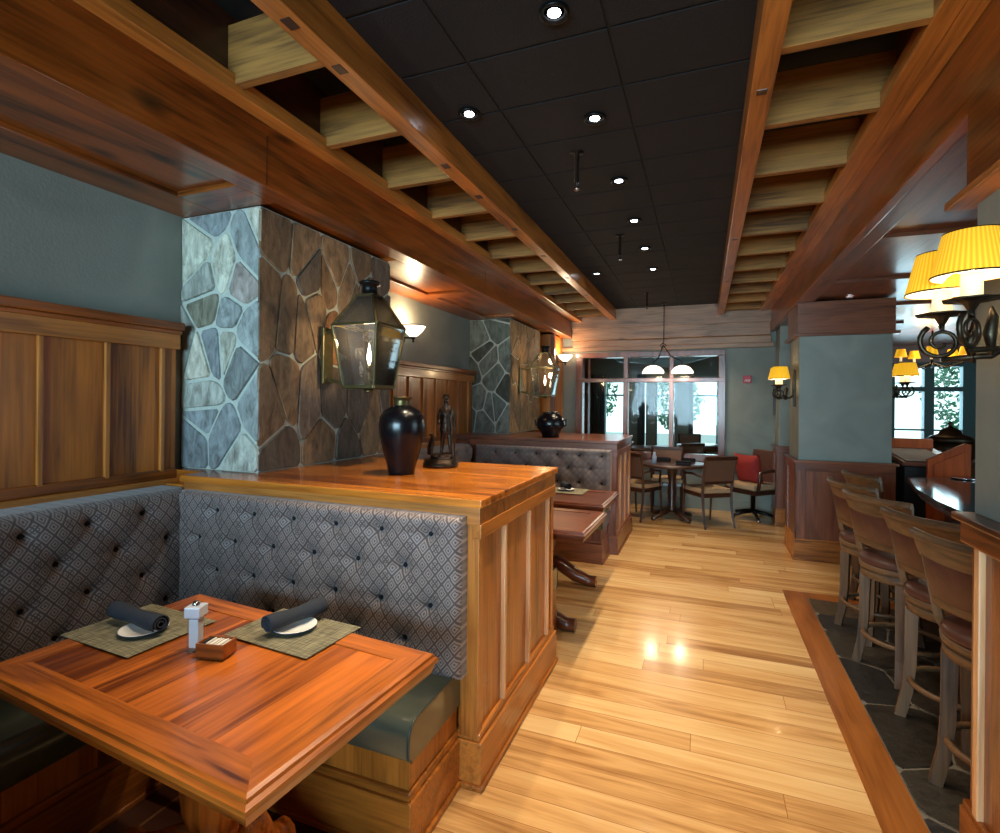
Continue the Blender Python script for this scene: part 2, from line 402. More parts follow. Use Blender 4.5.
def stone_mat(name, rough=0.8, gain=1.0, spec=0.5):
    m, nt, b = base_mat(name); N, L = nt.nodes, nt.links
    at = N.new('ShaderNodeAttribute'); at.attribute_name = 'stone_color'
    tc = N.new('ShaderNodeTexCoord')
    mp = N.new('ShaderNodeMapping'); mp.inputs['Scale'].default_value = (1, 1, 0.4); L.new(tc.outputs['Object'], mp.inputs[0])
    n = N.new('ShaderNodeTexNoise'); n.inputs['Scale'].default_value = 20; n.inputs['Detail'].default_value = 10; n.inputs['Roughness'].default_value = 0.7; n.inputs['Distortion'].default_value = 0.6
    L.new(mp.outputs[0], n.inputs['Vector'])
    rp = N.new('ShaderNodeValToRGB'); rp.color_ramp.elements[0].position = 0.3; rp.color_ramp.elements[1].position = 0.72
    rp.color_ramp.elements[0].color = (0.30 * gain, 0.27 * gain, 0.24 * gain, 1); rp.color_ramp.elements[1].color = (1.6 * gain, 1.6 * gain, 1.6 * gain, 1)
    L.new(n.outputs['Fac'], rp.inputs['Fac'])
    mx = N.new('ShaderNodeMix'); mx.data_type = 'RGBA'; mx.blend_type = 'MULTIPLY'; mx.inputs[0].default_value = 1
    L.new(at.outputs['Color'], mx.inputs[6]); L.new(rp.outputs['Color'], mx.inputs[7]); L.new(mx.outputs[2], b.inputs['Base Color'])
    bp = N.new('ShaderNodeBump'); bp.inputs['Strength'].default_value = 0.6; bp.inputs['Distance'].default_value = 0.012
    L.new(n.outputs['Fac'], bp.inputs['Height']); L.new(bp.outputs['Normal'], b.inputs['Normal'])
    b.inputs['Roughness'].default_value = rough
    MATS[name] = m
stone_mat('fieldstone', 0.75)
stone_mat('slate', 0.42)

# ------------------------------------------------------------------ mesh helpers
class MB:
    def __init__(s): s.bm = bmesh.new()
    def box(s, x0, x1, y0, y1, z0, z1, bev=0.003, mat=None):
        if x1 < x0: x0, x1 = x1, x0
        if y1 < y0: y0, y1 = y1, y0
        if z1 < z0: z0, z1 = z1, z0
        M = Matrix.Translation(((x0 + x1) / 2, (y0 + y1) / 2, (z0 + z1) / 2)) @ Matrix.Diagonal((x1 - x0, y1 - y0, z1 - z0, 1))
        if mat is not None: M = mat @ M
        r = bmesh.ops.create_cube(s.bm, size=1, matrix=M)
        if bev > 0:
            bev = min(bev, 0.3 * min(x1 - x0, y1 - y0, z1 - z0))
            es = list({e for v in r['verts'] for e in v.link_edges})
            bmesh.ops.bevel(s.bm, geom=es, offset=bev, segments=2, affect='EDGES', profile=0.6)
        return s
    def bar(s, p, q, w, h, bev=0.002, up=(0, 0, 1)):
        p, q = Vector(p), Vector(q); d = q - p; L = d.length; d.normalize()
        upv = Vector(up)
        if abs(d.dot(upv)) > 0.98: upv = Vector((1, 0, 0))
        x = d.cross(upv).normalized(); z = x.cross(d)
        M = Matrix(((x.x, d.x, z.x, 0), (x.y, d.y, z.y, 0), (x.z, d.z, z.z, 0), (0, 0, 0, 1)))
        M = Matrix.Translation((p + q) / 2) @ M
        return s.box(-w / 2, w / 2, -L / 2, L / 2, -h / 2, h / 2, bev, M)
    def lathe(s, prof, c=(0, 0, 0), n=32, smooth=True, flute=0, fdepth=0.0, M=None, caps=True):
        rings = []
        for r, z in prof:
            ring = []
            for k in range(n):
                a = 2 * PI * k / n
                rr = r * (1 + fdepth * math.cos(flute * a)) if flute else r
                v = Vector((c[0] + rr * math.cos(a), c[1] + rr * math.sin(a), c[2] + z))
                if M is not None: v = M @ v
                ring.append(s.bm.verts.new(v))
            rings.append(ring)
        for i in range(len(rings) - 1):
            for k in range(n):
                f = s.bm.faces.new((rings[i][k], rings[i][(k + 1) % n], rings[i + 1][(k + 1) % n], rings[i + 1][k])); f.smooth = smooth
        if caps:
            if prof[0][0] > 1e-5: s.bm.faces.new(list(reversed(rings[0])))
            if prof[-1][0] > 1e-5: s.bm.faces.new(rings[-1])
        return s
    def tube(s, pts, r, n=10, closed=False, smooth=True, ry=None):
        pts = [Vector(p) for p in pts]; m = len(pts)
        rad = r if isinstance(r, (list, tuple)) else [r] * m
        rings = []; prev = None
        for i, p in enumerate(pts):
            if closed: t = (pts[(i + 1) % m] - pts[i - 1])
            else: t = pts[min(i + 1, m - 1)] - pts[max(i - 1, 0)]
            t.normalize()
            if prev is None:
                a = Vector((0, 0, 1)) if abs(t.z) < 0.9 else Vector((1, 0, 0))
                x = t.cross(a).normalized()
            else:
                x = (prev - t * prev.dot(t)).normalized()
            prev = x; y = t.cross(x)
            rings.append([s.bm.verts.new(p + x * (rad[i] * math.cos(2 * PI * k / n)) + y * ((rad[i] if ry is None else ry) * math.sin(2 * PI * k / n))) for k in range(n)])
        for i in range(m if closed else m - 1):
            A, B = rings[i], rings[(i + 1) % m]
            for k in range(n):
                f = s.bm.faces.new((A[k], A[(k + 1) % n], B[(k + 1) % n], B[k])); f.smooth = smooth
        if not closed:
            s.bm.faces.new(list(reversed(rings[0]))); s.bm.faces.new(rings[-1])
        return s
    def prism(s, poly, z0, z1, M=None, bev=0.0):
        """polygon in xy extruded in z (M maps to the world)"""
        a = [s.bm.verts.new((M @ Vector((x, y, z0))) if M else (x, y, z0)) for x, y in poly]
        b = [s.bm.verts.new((M @ Vector((x, y, z1))) if M else (x, y, z1)) for x, y in poly]
        fs = [s.bm.faces.new(list(reversed(a))), s.bm.faces.new(b)]
        n = len(poly)
        for k in range(n): fs.append(s.bm.faces.new((a[k], a[(k + 1) % n], b[(k + 1) % n], b[k])))
        if bev > 0:
            es = list({e for f in fs for e in f.edges})
            bmesh.ops.bevel(s.bm, geom=es, offset=bev, segments=2, affect='EDGES', profile=0.6)
        return s
    def sphere(s, c, r, sc=(1, 1, 1), n=16, M=None):
        X = Matrix.Translation(c) @ Matrix.Diagonal((sc[0], sc[1], sc[2], 1))
        if M: X = Matrix.Translation(c) @ M @ Matrix.Diagonal((sc[0], sc[1], sc[2], 1))
        q = bmesh.ops.create_uvsphere(s.bm, u_segments=n, v_segments=max(6, n // 2), radius=r, matrix=X)
        for v in q['verts']:
            for f in v.link_faces: f.smooth = True
        return s
    def build(s, name, mat, parent=None, smooth=None, local=False):
        bmesh.ops.recalc_face_normals(s.bm, faces=s.bm.faces)
        me = bpy.data.meshes.new(name)
        vs = s.bm.verts
        if parent is None:
            xs = [v.co.x for v in vs]; ys = [v.co.y for v in vs]; zs = [v.co.z for v in vs]
            org = Vector(((min(xs) + max(xs)) / 2, (min(ys) + max(ys)) / 2, min(zs)))
        elif local: org = Vector((0, 0, 0))
        else: org = ORG[parent.name]
        for v in vs: v.co -= org
        s.bm.to_mesh(me); s.bm.free()
        if isinstance(mat, str): mat = MATS[mat]
        me.materials.append(mat)
        o = bpy.data.objects.new(name, me); col.objects.link(o)
        if parent is None: o.location = org; ORG[o.name] = org
        else: o.parent = parent; ORG[o.name] = org if not local else Vector((0, 0, 0))
        return o
ORG = {}

def tag(o, label, cat, group=None):
    o['label'] = label; o['category'] = cat
    if group: o['group'] = group
    return o
def structure(o):
    o['kind'] = 'structure'; return o
def thing(name, label, cat, loc=(0, 0, 0), rz=0, group=None):
    o = bpy.data.objects.new(name, None); col.objects.link(o)
    o.location = loc; o.rotation_euler = (0, 0, rz); o.empty_display_size = 0.1
    ORG[o.name] = Vector(loc)
    return tag(o, label, cat, group)
def kids(o): return [c for c in col.objects if c.parent == o]
def dup(root, loc, rz=0, label=None, group=None, scale=None):
    r = root.copy(); col.objects.link(r); r.location = loc; r.rotation_euler = (0, 0, rz)
    if scale: r.scale = (scale,) * 3
    if label: r['label'] = label
    if group: r['group'] = group
    for ch in kids(root):
        c = ch.copy(); col.objects.link(c); c.parent = r
        for g in kids(ch):
            d = g.copy(); col.objects.link(d); d.parent = c
    return r

# ------------------------------------------------------------------ irregular stonework
def clip(poly, a, b, c):
    out = []
    n = len(poly)
    for i in range(n):
        p, q = poly[i], poly[(i + 1) % n]
        dp = a * p[0] + b * p[1] - c; dq = a * q[0] + b * q[1] - c
        if dp <= 0: out.append(p)
        if (dp < 0 < dq) or (dq < 0 < dp):
            t = dp / (dp - dq); out.append((p[0] + t * (q[0] - p[0]), p[1] + t * (q[1] - p[1])))
    return out
def cells(W, H, n, rnd, an=1.0, gap=0.01, edge=0.003):
    h = H / an
    pts = []
    nx = max(1, round(math.sqrt(n * W / h))); ny = max(1, round(n / nx))
    for i in range(nx):
        for j in range(ny):
            pts.append(((i + 0.5 + rnd.uniform(-0.62, 0.62)) * W / nx, (j + 0.5 + (0.35 if i % 2 else -0.1) * 0.6 + rnd.uniform(-0.6, 0.6)) * h / ny))
    res = []
    for i, p in enumerate(pts):
        poly = [(edge, edge), (W - edge, edge), (W - edge, h - edge), (edge, h - edge)]
        for j, q in enumerate(pts):
            if i == j: continue
            dx, dy = q[0] - p[0], q[1] - p[1]; L = math.hypot(dx, dy)
            a, b = dx / L, dy / L
            c = a * (p[0] + q[0]) / 2 + b * (p[1] + q[1]) / 2 - gap * 0.5
            poly = clip(poly, a, b, c)
            if len(poly) < 3: break
        if len(poly) >= 3: res.append([(x, y * an) for x, y in poly])
    return res
def add_stones(bm, polys, O, U, V, Nn, rnd, palette, depth=0.012, layer=None):
    """raised stones on the plane O + u U + v V, bulging along Nn"""
    for poly in polys:
        cx = sum(p[0] for p in poly) / len(poly); cy = sum(p[1] for p in poly) / len(poly)
        c = rnd.choice(palette); k = rnd.uniform(0.7, 1.3)
        c = tuple(min(1, x * k) for x in c[:3]) + (1,)
        # round the corners a little
        pr = []
        n = len(poly)
        for i in range(n):
            p0, p1, p2 = poly[i - 1], poly[i], poly[(i + 1) % n]
            for q in (p0, p2):
                t = min(0.28, 0.02 / max(1e-4, math.hypot(q[0] - p1[0], q[1] - p1[1])))
                pr.append((p1[0] + (q[0] - p1[0]) * t, p1[1] + (q[1] - p1[1]) * t))
        tilt = (rnd.uniform(-0.02, 0.02), rnd.uniform(-0.02, 0.02)); dd = depth * rnd.uniform(0.5, 1.2)
        def P(x, y, z): return O + U * x + V * y + Nn * z
        outer = [bm.verts.new(P(x, y, 0)) for x, y in pr]
        inn = []
        for x, y in pr:
            L = math.hypot(cx - x, cy - y); t = min(0.3, 0.006 / max(L, 1e-4))
            xi, yi = x + (cx - x) * t, y + (cy - y) * t
            inn.append(bm.verts.new(P(xi, yi, dd + tilt[0] * (xi - cx) + tilt[1] * (yi - cy))))
        m = len(pr); fs = []
        for i in range(m): fs.append(bm.faces.new((outer[i], outer[(i + 1) % m], inn[(i + 1) % m], inn[i])))
        fs.append(bm.faces.new(inn))
        for f in fs:
            for l in f.loops: l[layer] = c

# ================================================================== THE ROOM
ZC, ZS, ZB = 2.985, 2.58, 3.14
XW = -2.762
def struct_box(name, x0, x1, y0, y1, z0, z1, mat, bev=0):
    return structure(MB().box(x0, x1, y0, y1, z0, z1, bev).build(name, mat))

struct_box('floor', -4.5, 6.0, -4.0, 14.0, -0.12, 0.0, 'floor_planks')
# border boards round the stone floor
b = MB(); b.box(0.615, 0.775, -1.5, 4.80, -0.02, 0.004, 0.002)
b.box(0.615, 2.2, 4.80, 4.95, -0.02, 0.004, 0.002)
structure(b.build('trim_1', 'floor_border'))
# slate floor along the bar
rnd = random.Random(11)
bm = bmesh.new(); lay = bm.loops.layers.float_color.new('stone_color')
pal = [rgb(50, 45, 38), rgb(64, 57, 46), rgb(42, 41, 40), rgb(68, 56, 42), rgb(52, 50, 46)]
pc = cells(1.5, 6.3, 50, rnd, 1.0, 0.009)
add_stones(bm, pc, Vector((0.775, -1.5, 0.003)), Vector((1, 0, 0)), Vector((0, 1, 0)), Vector((0, 0, 1)), rnd, pal, 0.004, lay)
mb = MB(); mb.bm.free(); mb.bm = bm
structure(mb.build('floor', 'slate'))
struct_box('floor', 0.775, 2.275, -1.5, 4.8, -0.02, 0.003, 'slate_joint')

struct_box('floor', XW, -1.02, -2.0, 1.97, -0.02, 0.003, 'booth_tile')
struct_box('wall_left', XW - 0.12, XW, -4.0, 8.3, 0, ZC, 'plaster')
# wall behind the camera with its window opening
m = MB(); m.box(-4.5, -2.9, -4.12, -4.0, 0, ZB, 0); m.box(0.9, 6.2, -4.12, -4.0, 0, ZB, 0)
m.box(-2.9, 0.9, -4.12, -4.0, 0, 0.7, 0); m.box(-2.9, 0.9, -4.12, -4.0, 2.5, ZB, 0)
structure(m.build('wall_front', 'plaster'))
# back wall with the interior window
WX0, WX1, WZ0, WZ1, YB = -1.93, 0.28, 0.70, 2.34, 8.3
m = MB(); m.box(-2.9, WX0, YB, YB + 0.12, 0, ZB, 0); m.box(WX1, 1.0, YB, YB + 0.12, 0, ZB, 0)
m.box(WX0, WX1, YB, YB + 0.12, 0, WZ0, 0); m.box(WX0, WX1, YB, YB + 0.12, WZ1, ZB, 0)
structure(m.build('wall_back', 'plaster'))
m = MB()
for x0, x1 in ((WX0, -1.82), (-1.175, -1.11), (-0.50, -0.435), (0.185, WX1)):
    m.box(x0, x1, YB - 0.03, YB + 0.14, WZ0 + 0.1, WZ1 - 0.08, 0.006)
for z0, z1 in ((WZ0, WZ0 + 0.10), (1.875, 1.935), (WZ1 - 0.08, WZ1)):
    m.box(WX0, WX1, YB - 0.035, YB + 0.145, z0, z1, 0.006)
fr = structure(m.build('window_1', 'red_z'))
m = MB()
for x0, x1 in ((-1.82, -1.175), (-1.11, -0.50), (-0.435, 0.185)):
    m.box(x0, x1, YB + 0.05, YB + 0.056, WZ0 + 0.1, 1.875, 0); m.box(x0, x1, YB + 0.05, YB + 0.056, 1.935, WZ1 - 0.08, 0)
m.build('pane', 'window_glass', fr)
# black tile ceiling over the aisle and the joist bays
struct_box('ceiling', -1.30, 0.20, -4.0, 8.12, ZC, ZC + 0.1, 'black_grid')
struct_box('ceiling', -2.9, 1.1, -4.0, YB, ZB, ZB + 0.1, 'black_grid')
m = MB()
x = -1.27 - 0.31
xs = [-1.53, -0.943, -0.353, 0.236]
k = 0
for i in range(len(xs) - 1):
    y = 2.006 - 0.389 * 14
    while y < 8.2:
        m.box(max(xs[i], -1.28) + 0.006, min(xs[i + 1], 0.19) - 0.006, y + 0.006, min(y + 0.383, 8.2), ZC - 0.006, ZC + 0.01, 0.003)
        y += 0.389
structure(m.build('ceiling', 'black_tile'))
# left soffit: glossy boards with raised frames
struct_box('ceiling', XW, -2.0, -4.0, YB, 2.60, 2.66, 'beam_y')
struct_box('ceiling', XW, -2.0, -4.0, YB, 2.9, 3.0, 'black_grid')
m = MB()
for x0, x1 in ((XW, -2.50), (-2.10, -2.0)): m.box(x0, x1, -4.0, YB, ZS - 0.005, 2.602, 0.004)
structure(m.build('trim_2', 'beam_y'))
m = MB()
for y0, y1 in ((-0.4, -0.2), (1.88, 2.12), (3.28, 3.46), (4.45, 4.62), (5.86, 6.06), (7.18, 7.36), (8.05, 8.3)):
    m.box(-2.50, -2.10, y0, y1, ZS - 0.005, 2.602, 0.004)
structure(m.build('trim_3', 'beam_x'))
# right soffit over the bar side
struct_box('ceiling', 0.87, 6.2, -4.0, 11.4, 2.60, 3.1, 'red_y')
m = MB(); m.box(0.90, 1.0, -4.0, 6.6, ZS - 0.005, 2.602, 0.004); m.box(2.3, 2.45, -4.0, 6.9, ZS - 0.005, 2.602, 0.004)
structure(m.build('trim_4', 'red_y'))
m = MB()
for y0, y1 in ((0.9, 1.02), (2.45, 2.57), (3.84, 3.96), (5.12, 5.24), (6.45, 6.6), (7.9, 8.02), (9.4, 9.5)):
    m.box(1.0, 2.3, y0, y1, ZS - 0.005, 2.602, 0.004)
structure(m.build('trim_5', 'red_x'))
# far dining room and bar room shells
struct_box('wall_right', 6.0, 6.12, -4.0, -0.2, 0, ZC, 'plaster')
struct_box('wall_right', 6.0, 6.12, 5.2, 11.4, 0, ZC, 'plaster')
struct_box('wall_right', 6.0, 6.12, -0.2, 5.2, 0, 0.8, 'plaster')
struct_box('wall_right', 6.0, 6.12, -0.2, 5.2, 2.5, ZC, 'plaster')
m = MB(); m.box(1.0, 3.05, 11.1, 11.22, 0, 2.6, 0); m.box(4.25, 6.1, 11.1, 11.22, 0, 2.6, 0)
m.box(3.05, 4.25, 11.1, 11.22, 0, 0.9, 0); m.box(3.05, 4.25, 11.1, 11.22, 2.28, 2.6, 0)
structure(m.build('wall_back', 'red_x'))
plain('teal_frame', rgb(60, 100, 108), 0.5, noise=0.05)
m = MB()
for x0, x1 in ((3.05, 3.10), (3.52, 3.66), (4.05, 4.25)): m.box(x0, x1, 11.06, 11.2, 0.9, 2.28, 0.004)
for z0, z1 in ((0.86, 0.94), (1.12, 1.15), (1.80, 1.88), (2.22, 2.30)): m.box(3.05, 4.25, 11.07, 11.19, z0, z1, 0.004)
w2 = structure(m.build('window_2', 'teal_frame'))
MB().box(3.1, 4.2, 11.13, 11.136, 0.94, 2.24, 0).build('pane', 'window_glass', w2)
# far dining room
struct_box('wall_right', 1.0, 1.12, YB, 13.2, 0, 2.9, 'plaster')
struct_box('wall_left', -4.6, -4.48, YB, 13.2, 0, 2.9, 'plaster')
struct_box('wall_left', -4.6, XW, YB, YB + 0.12, 0, ZC, 'plaster')
struct_box('ceiling', -4.6, 1.12, YB, 13.3, 2.9, 3.0, 'dark_x')
m = MB(); xo = [(-4.5, -2.30), (-1.82, -1.42), (-1.28, -1.08), (-0.62, -0.28), (0.28, 1.05)]
for x0, x1 in xo: m.box(x0, x1, 13.0, 13.14, 0, 2.9, 0)
m.box(-4.5, 1.05, 13.01, 13.13, 0, 0.55, 0); m.box(-4.5, 1.05, 13.01, 13.13, 2.05, 2.9, 0)
structure(m.build('wall_back', 'plaster'))
m = MB()
for x0, x1 in ((-2.30, -1.82), (-1.42, -1.28), (-1.08, -0.62), (-0.28, 0.28)):
    m.box(x0, x0 + 0.03, 12.98, 13.1, 0.55, 2.05, 0.002); m.box(x1 - 0.03, x1, 12.98, 13.1, 0.55, 2.05, 0.002); m.box(x0, x1, 12.985, 13.09, 1.72, 1.76, 0.002)
structure(m.build('window_3', 'teal_frame'))
struct_box('ground', -12, 14, 14.0, 30, -0.2, -0.1, 'asphalt')

# big side beams: two boxed beams with an outer lip
def two(name, lab, cat): return thing(name, lab, cat)
t = thing('ceiling_beam', 'wide knotty cedar beam running above the booths, left edge of the ceiling', 'beam', (-1.9, 2.0, ZS))
MB().box(-2.02, -1.96, -4.0, 8.2, ZS - 0.01, 2.83, 0.004).build('fascia', 'beam_y', t)
MB().box(-1.96, -1.885, -4.0, 8.2, 2.815, 2.88, 0.004).build('lip', 'beam_y', t)
MB().box(-1.880, -1.80, -4.0, 8.2, 2.81, 2.88, 0.004).build('lip', 'trim_y', t)
for y in (1.925, 4.6): MB().box(-1.9605, -1.958, y, y + 0.004, ZS - 0.005, 2.81, 0).build('board_joint', 'dark_z', t)
MB().box(-1.88, -1.84, -4.0, 8.2, 2.88, ZB, 0.002).build('upper_board', 'dark_y', t)
t = thing('ceiling_beam', 'wide cedar beam on the right, above the bar stools and columns', 'beam', (0.8, 2.0, ZS))
MB().box(0.845, 0.90, -4.0, 8.2, ZS - 0.01, 2.86, 0.006).build('fascia', 'beam_y', t)
MB().box(0.775, 0.845, -4.0, 8.2, 2.85, 2.92, 0.005).build('lip', 'trim_y', t)
MB().box(0.70, 0.772, -4.0, 8.2, 2.846, 2.92, 0.005).build('lip', 'trim_y', t)
MB().box(0.76, 0.80, -4.0, 8.2, 2.92, ZB, 0.002).build('upper_board', 'dark_y', t)
t = thing('ceiling_beam', 'narrow varnished beam bordering the black tiles on the left', 'beam', (-1.31, 2.0, 2.82))
MB().box(-1.36, -1.27, -4.0, 8.2, 2.82, ZB, 0.005).build('board', 'trim_y', t)
for y in (1.36, 1.62, 2.5, 2.95, 3.6, 4.35, 5.2, 6.1): MB().box(-1.335, -1.295, y, y + 0.055, 2.8175, 2.825, 0.002).build('plug', 'dark_y', t)
t = thing('ceiling_beam', 'narrow varnished beam bordering the black tiles on the right', 'beam', (0.2, 2.0, 2.82))
MB().box(0.163, 0.247, -4.0, 8.2, 2.82, ZB, 0.005).build('board', 'trim_y', t)
for y in (1.3, 2.35, 4.4, 5.9): MB().box(0.185, 0.225, y, y + 0.04, 2.8175, 2.825, 0.002).build('plug', 'dark_y', t)
# cross beams before the back wall
t = thing('cross_beam', 'pale knotty timber crossing the ceiling in front of the back wall', 'beam', (-0.5, 8.1, 2.7))
MB().box(-1.98, 0.87, 8.08, 8.16, 2.70, ZB, 0.005).build('upper_board', 'pale_x', t)
MB().box(-1.96, 0.845, 8.12, 8.30, 2.52, 2.72, 0.01).build('middle_board', 'pale_x', t)
MB().box(-1.96, 0.86, 8.18, 8.30, 2.42, 2.52, 0.01).build('lower_board', 'pale_x', t)
MB().box(-2.15, 0.9, 8.22, 8.30, 2.36, 2.43, 0.008).build('head_trim', 'pale_x', t)
# joists
ords = ['nearest', 'second', 'third', 'fourth', 'fifth', 'sixth', 'seventh', 'eighth', 'ninth', 'tenth', 'eleventh', 'twelfth']
k = 0
y = 1.60
while y < 7.95:
    o = MB().box(-1.85, -1.36, y, y + 0.042, 2.84, 3.09, 0.003).build('ceiling_joist', 'joist_x')
    tag(o, 'rough pale joist above the booths, %s from the camera in the left bay' % ords[k], 'joist', 'joists in the left ceiling bay'); y += 0.555; k += 1
k = 0
y = 1.58
while y < 7.95:
    o = MB().box(0.247, 0.76, y, y + 0.042, 2.85, 3.09, 0.003).build('ceiling_joist', 'joist_x')
    tag(o, 'rough pale joist beside the bar, %s from the camera in the right bay' % ords[k], 'joist', 'joists in the right ceiling bay'); y += 0.573; k += 1

# recessed downlights
k = 0
def downlight(x, y, z, label, group, energy, cone=82, color=(1, 0.80, 0.56)):
    t = thing('recessed_light', label, 'light', (x, y, z), 0, group)
    MB().lathe([(0.055, -0.004), (0.055, -0.014), (0.046, -0.016), (0.038, -0.006), (0.038, -0.004)], (x, y, z), 28).build('trim_ring', 'black_metal', t)
    MB().lathe([(0.0005, -0.010), (0.024, -0.010), (0.024, -0.007), (0.0005, -0.006)], (x, y, z), 20).build('lens', 'led', t)
    spot('downlight_lamp', (x, y, z - 0.03), energy, color, cone, 0.7, 0.03)
yy = [1.85, 2.61, 3.40, 4.185, 4.965, 5.76]
for i, y in enumerate(yy):
    downlight(-0.524, y, ZC - 0.006, 'small round recessed light in the black ceiling middle row, %s from the camera' % ords[i], 'recessed lights in the middle row', 95)
downlight(-1.097, 2.355, ZC - 0.006, 'small recessed light in black tiles beside the left beam, near the vase', 'recessed lights beside the left beam', 95)
downlight(-1.12, 5.76, ZC - 0.006, 'small recessed light in black tiles beside the left beam, far end', 'recessed lights beside the left beam', 55)
downlight(1.33, 6.1, 2.60, 'small recessed light in the wood soffit just above the square column', None, 20)
spot('downlight_lamp', (-0.545, 1.10, ZC - 0.04), 90, (1, 0.80, 0.56), 82, 0.7)
spot('downlight_lamp', (-0.545, 7.4, ZC - 0.04), 60, (1, 0.80, 0.56), 82, 0.7)
spot('downlight_lamp', (-1.30, 0.95, 2.80), 34, (1, 0.84, 0.62), 66, 0.6)
spot('downlight_lamp', (2.1, 2.6, 2.55), 26, (1, 0.80, 0.6), 100, 0.7)
spot('downlight_lamp', (-0.2, 7.2, 2.8), 12, (1, 0.85, 0.66), 100, 0.7)
spot('downlight_lamp', (-1.7, 10.2, 2.85), 60, (1, 0.7, 0.4), 110, 0.7)

# sprinklers
t0 = thing('sprinkler_drop', 'black sprinkler pipe hanging from the ceiling, nearest the camera', 'sprinkler', (0, 0, 0), 0, 'ceiling sprinklers')
MB().lathe([(0.04, 0), (0.04, -0.008), (0.013, -0.012), (0.013, -0.175), (0.0005, -0.176)], (0, 0, 0), 16).build('pipe', 'black_metal', t0, local=True)
h = MB(); h.lathe([(0.008, -0.17), (0.010, -0.185), (0.006, -0.20), (0.018, -0.215), (0.018, -0.219), (0.0005, -0.22)], (0, 0, 0), 14); h.build('head', 'chrome', t0, local=True)
t0.location = (-0.693, 2.95, ZC)
dup(t0, (-0.685, 4.53, ZC), 0, 'black sprinkler pipe hanging from the ceiling, middle one of three')
dup(t0, (-0.71, 7.03, ZC), 0, 'black sprinkler pipe hanging from the ceiling, farthest, before the pale crossbeam')

# ================================================================== WAINSCOT ON THE LEFT WALL
def wainscot(name, y0, y1, label, ztop=1.93, first=None):
    t = thing(name, label, 'wall paneling', (XW, (y0 + y1) / 2, 1.0))
    x = XW
    MB().box(x, x + 0.05, y0, y1, 0.9, ztop - 0.08, 0.002).build('board_panel', 'boards_y', t)
    MB().box(x, x + 0.085, y0, y1, ztop - 0.13, ztop - 0.02, 0.004).build('top_rail', 'trim_y', t)
    c = MB(); c.box(x, x + 0.12, y0, y1, ztop - 0.03, ztop + 0.012, 0.006); c.box(x, x + 0.10, y0, y1, ztop - 0.05, ztop - 0.03, 0.004); c.build('cap', 'beam_y', t)
    MB().box(x, x + 0.085, y0, y1, 1.04, 1.12, 0.006).build('bottom_rail', 'trim_y', t)
    MB().box(x, x + 0.065, y0, y1, 1.12, 1.17, 0.006).build('moulding', 'beam_y', t)
    y = first if first else y1 - 0.15
    while y > y0 + 0.02:
        MB().box(x + 0.045, x + 0.066, y - 0.011, y + 0.011, 1.16, ztop - 0.125, 0.004).build('batten', 'trim_z', t)
        y -= 0.277
    return t
wainscot('wall_paneling', -0.8, 2.04, 'cedar board paneling on the wall above the nearest booth seat', 1.95, 1.957)
wainscot('wall_paneling', 3.335, 5.985, 'cedar board paneling on the wall between the two stone pillars', 1.92, 5.85)
# panelled pier at the far left, before the back wall
t = thing('wall_paneling', 'dark cedar panelled pier in the corner by the back wall window', 'wall paneling', (-2.4, 7.9, 0))
MB().box(XW, -2.14, 7.62, 8.29, 0, 2.575, 0.004).build('board_panel', 'boards_x', t)
MB().box(-2.16, -2.10, 7.60, 7.68, 0, 2.575, 0.004).build('corner_post', 'red_z', t)

# ================================================================== STONE PILLARS
FRONT_LIT_PAL = [rgb(160, 164, 154), rgb(176, 178, 162), rgb(134, 142, 140), rgb(150, 138, 110), rgb(186, 184, 168), rgb(122, 130, 132), rgb(146, 144, 124), rgb(168, 158, 150)]  # cool daylight on the front face painted into lighter, greyer stone colours
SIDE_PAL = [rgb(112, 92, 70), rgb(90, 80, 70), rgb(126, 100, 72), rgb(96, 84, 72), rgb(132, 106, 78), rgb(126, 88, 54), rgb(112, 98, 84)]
def pillar(label, x1, y0, y1, z0, z1, seed, nf, ns, pf, ps):
    t = thing('stone_pillar', label, 'pillar', ((XW + x1) / 2, (y0 + y1) / 2, z0))
    MB().box(XW, x1 - 0.012, y0 + 0.012, y1 - 0.01, z0, z1, 0.004).build('mortar_core', 'mortar', t)
    rnd = random.Random(seed)
    mb = MB(); bm = mb.bm; lay = bm.loops.layers.float_color.new('stone_color')
    H = z1 - z0
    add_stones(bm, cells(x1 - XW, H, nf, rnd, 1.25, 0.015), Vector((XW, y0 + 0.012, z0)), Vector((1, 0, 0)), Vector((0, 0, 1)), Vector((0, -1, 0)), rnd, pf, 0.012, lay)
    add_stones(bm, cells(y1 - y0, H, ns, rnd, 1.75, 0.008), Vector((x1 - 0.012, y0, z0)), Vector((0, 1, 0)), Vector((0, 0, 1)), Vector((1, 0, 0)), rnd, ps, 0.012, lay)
    mb.build('stone_facing', 'fieldstone', t)
    return t
pillar('daylit fieldstone pillar rising from the nearest divider, beside the first lantern', -2.178, 2.10, 3.33, 1.162, 2.572, 5, 20, 30, FRONT_LIT_PAL, SIDE_PAL)
pillar('fieldstone pillar on the far divider beside the second lantern', -2.21, 6.0, 7.25, 1.162, 2.572, 21, 15, 26, [rgb(84, 92, 84), rgb(104, 112, 104), rgb(66, 68, 58), rgb(122, 128, 118)], [rgb(140, 112, 74), rgb(150, 118, 78), rgb(124, 100, 70)])

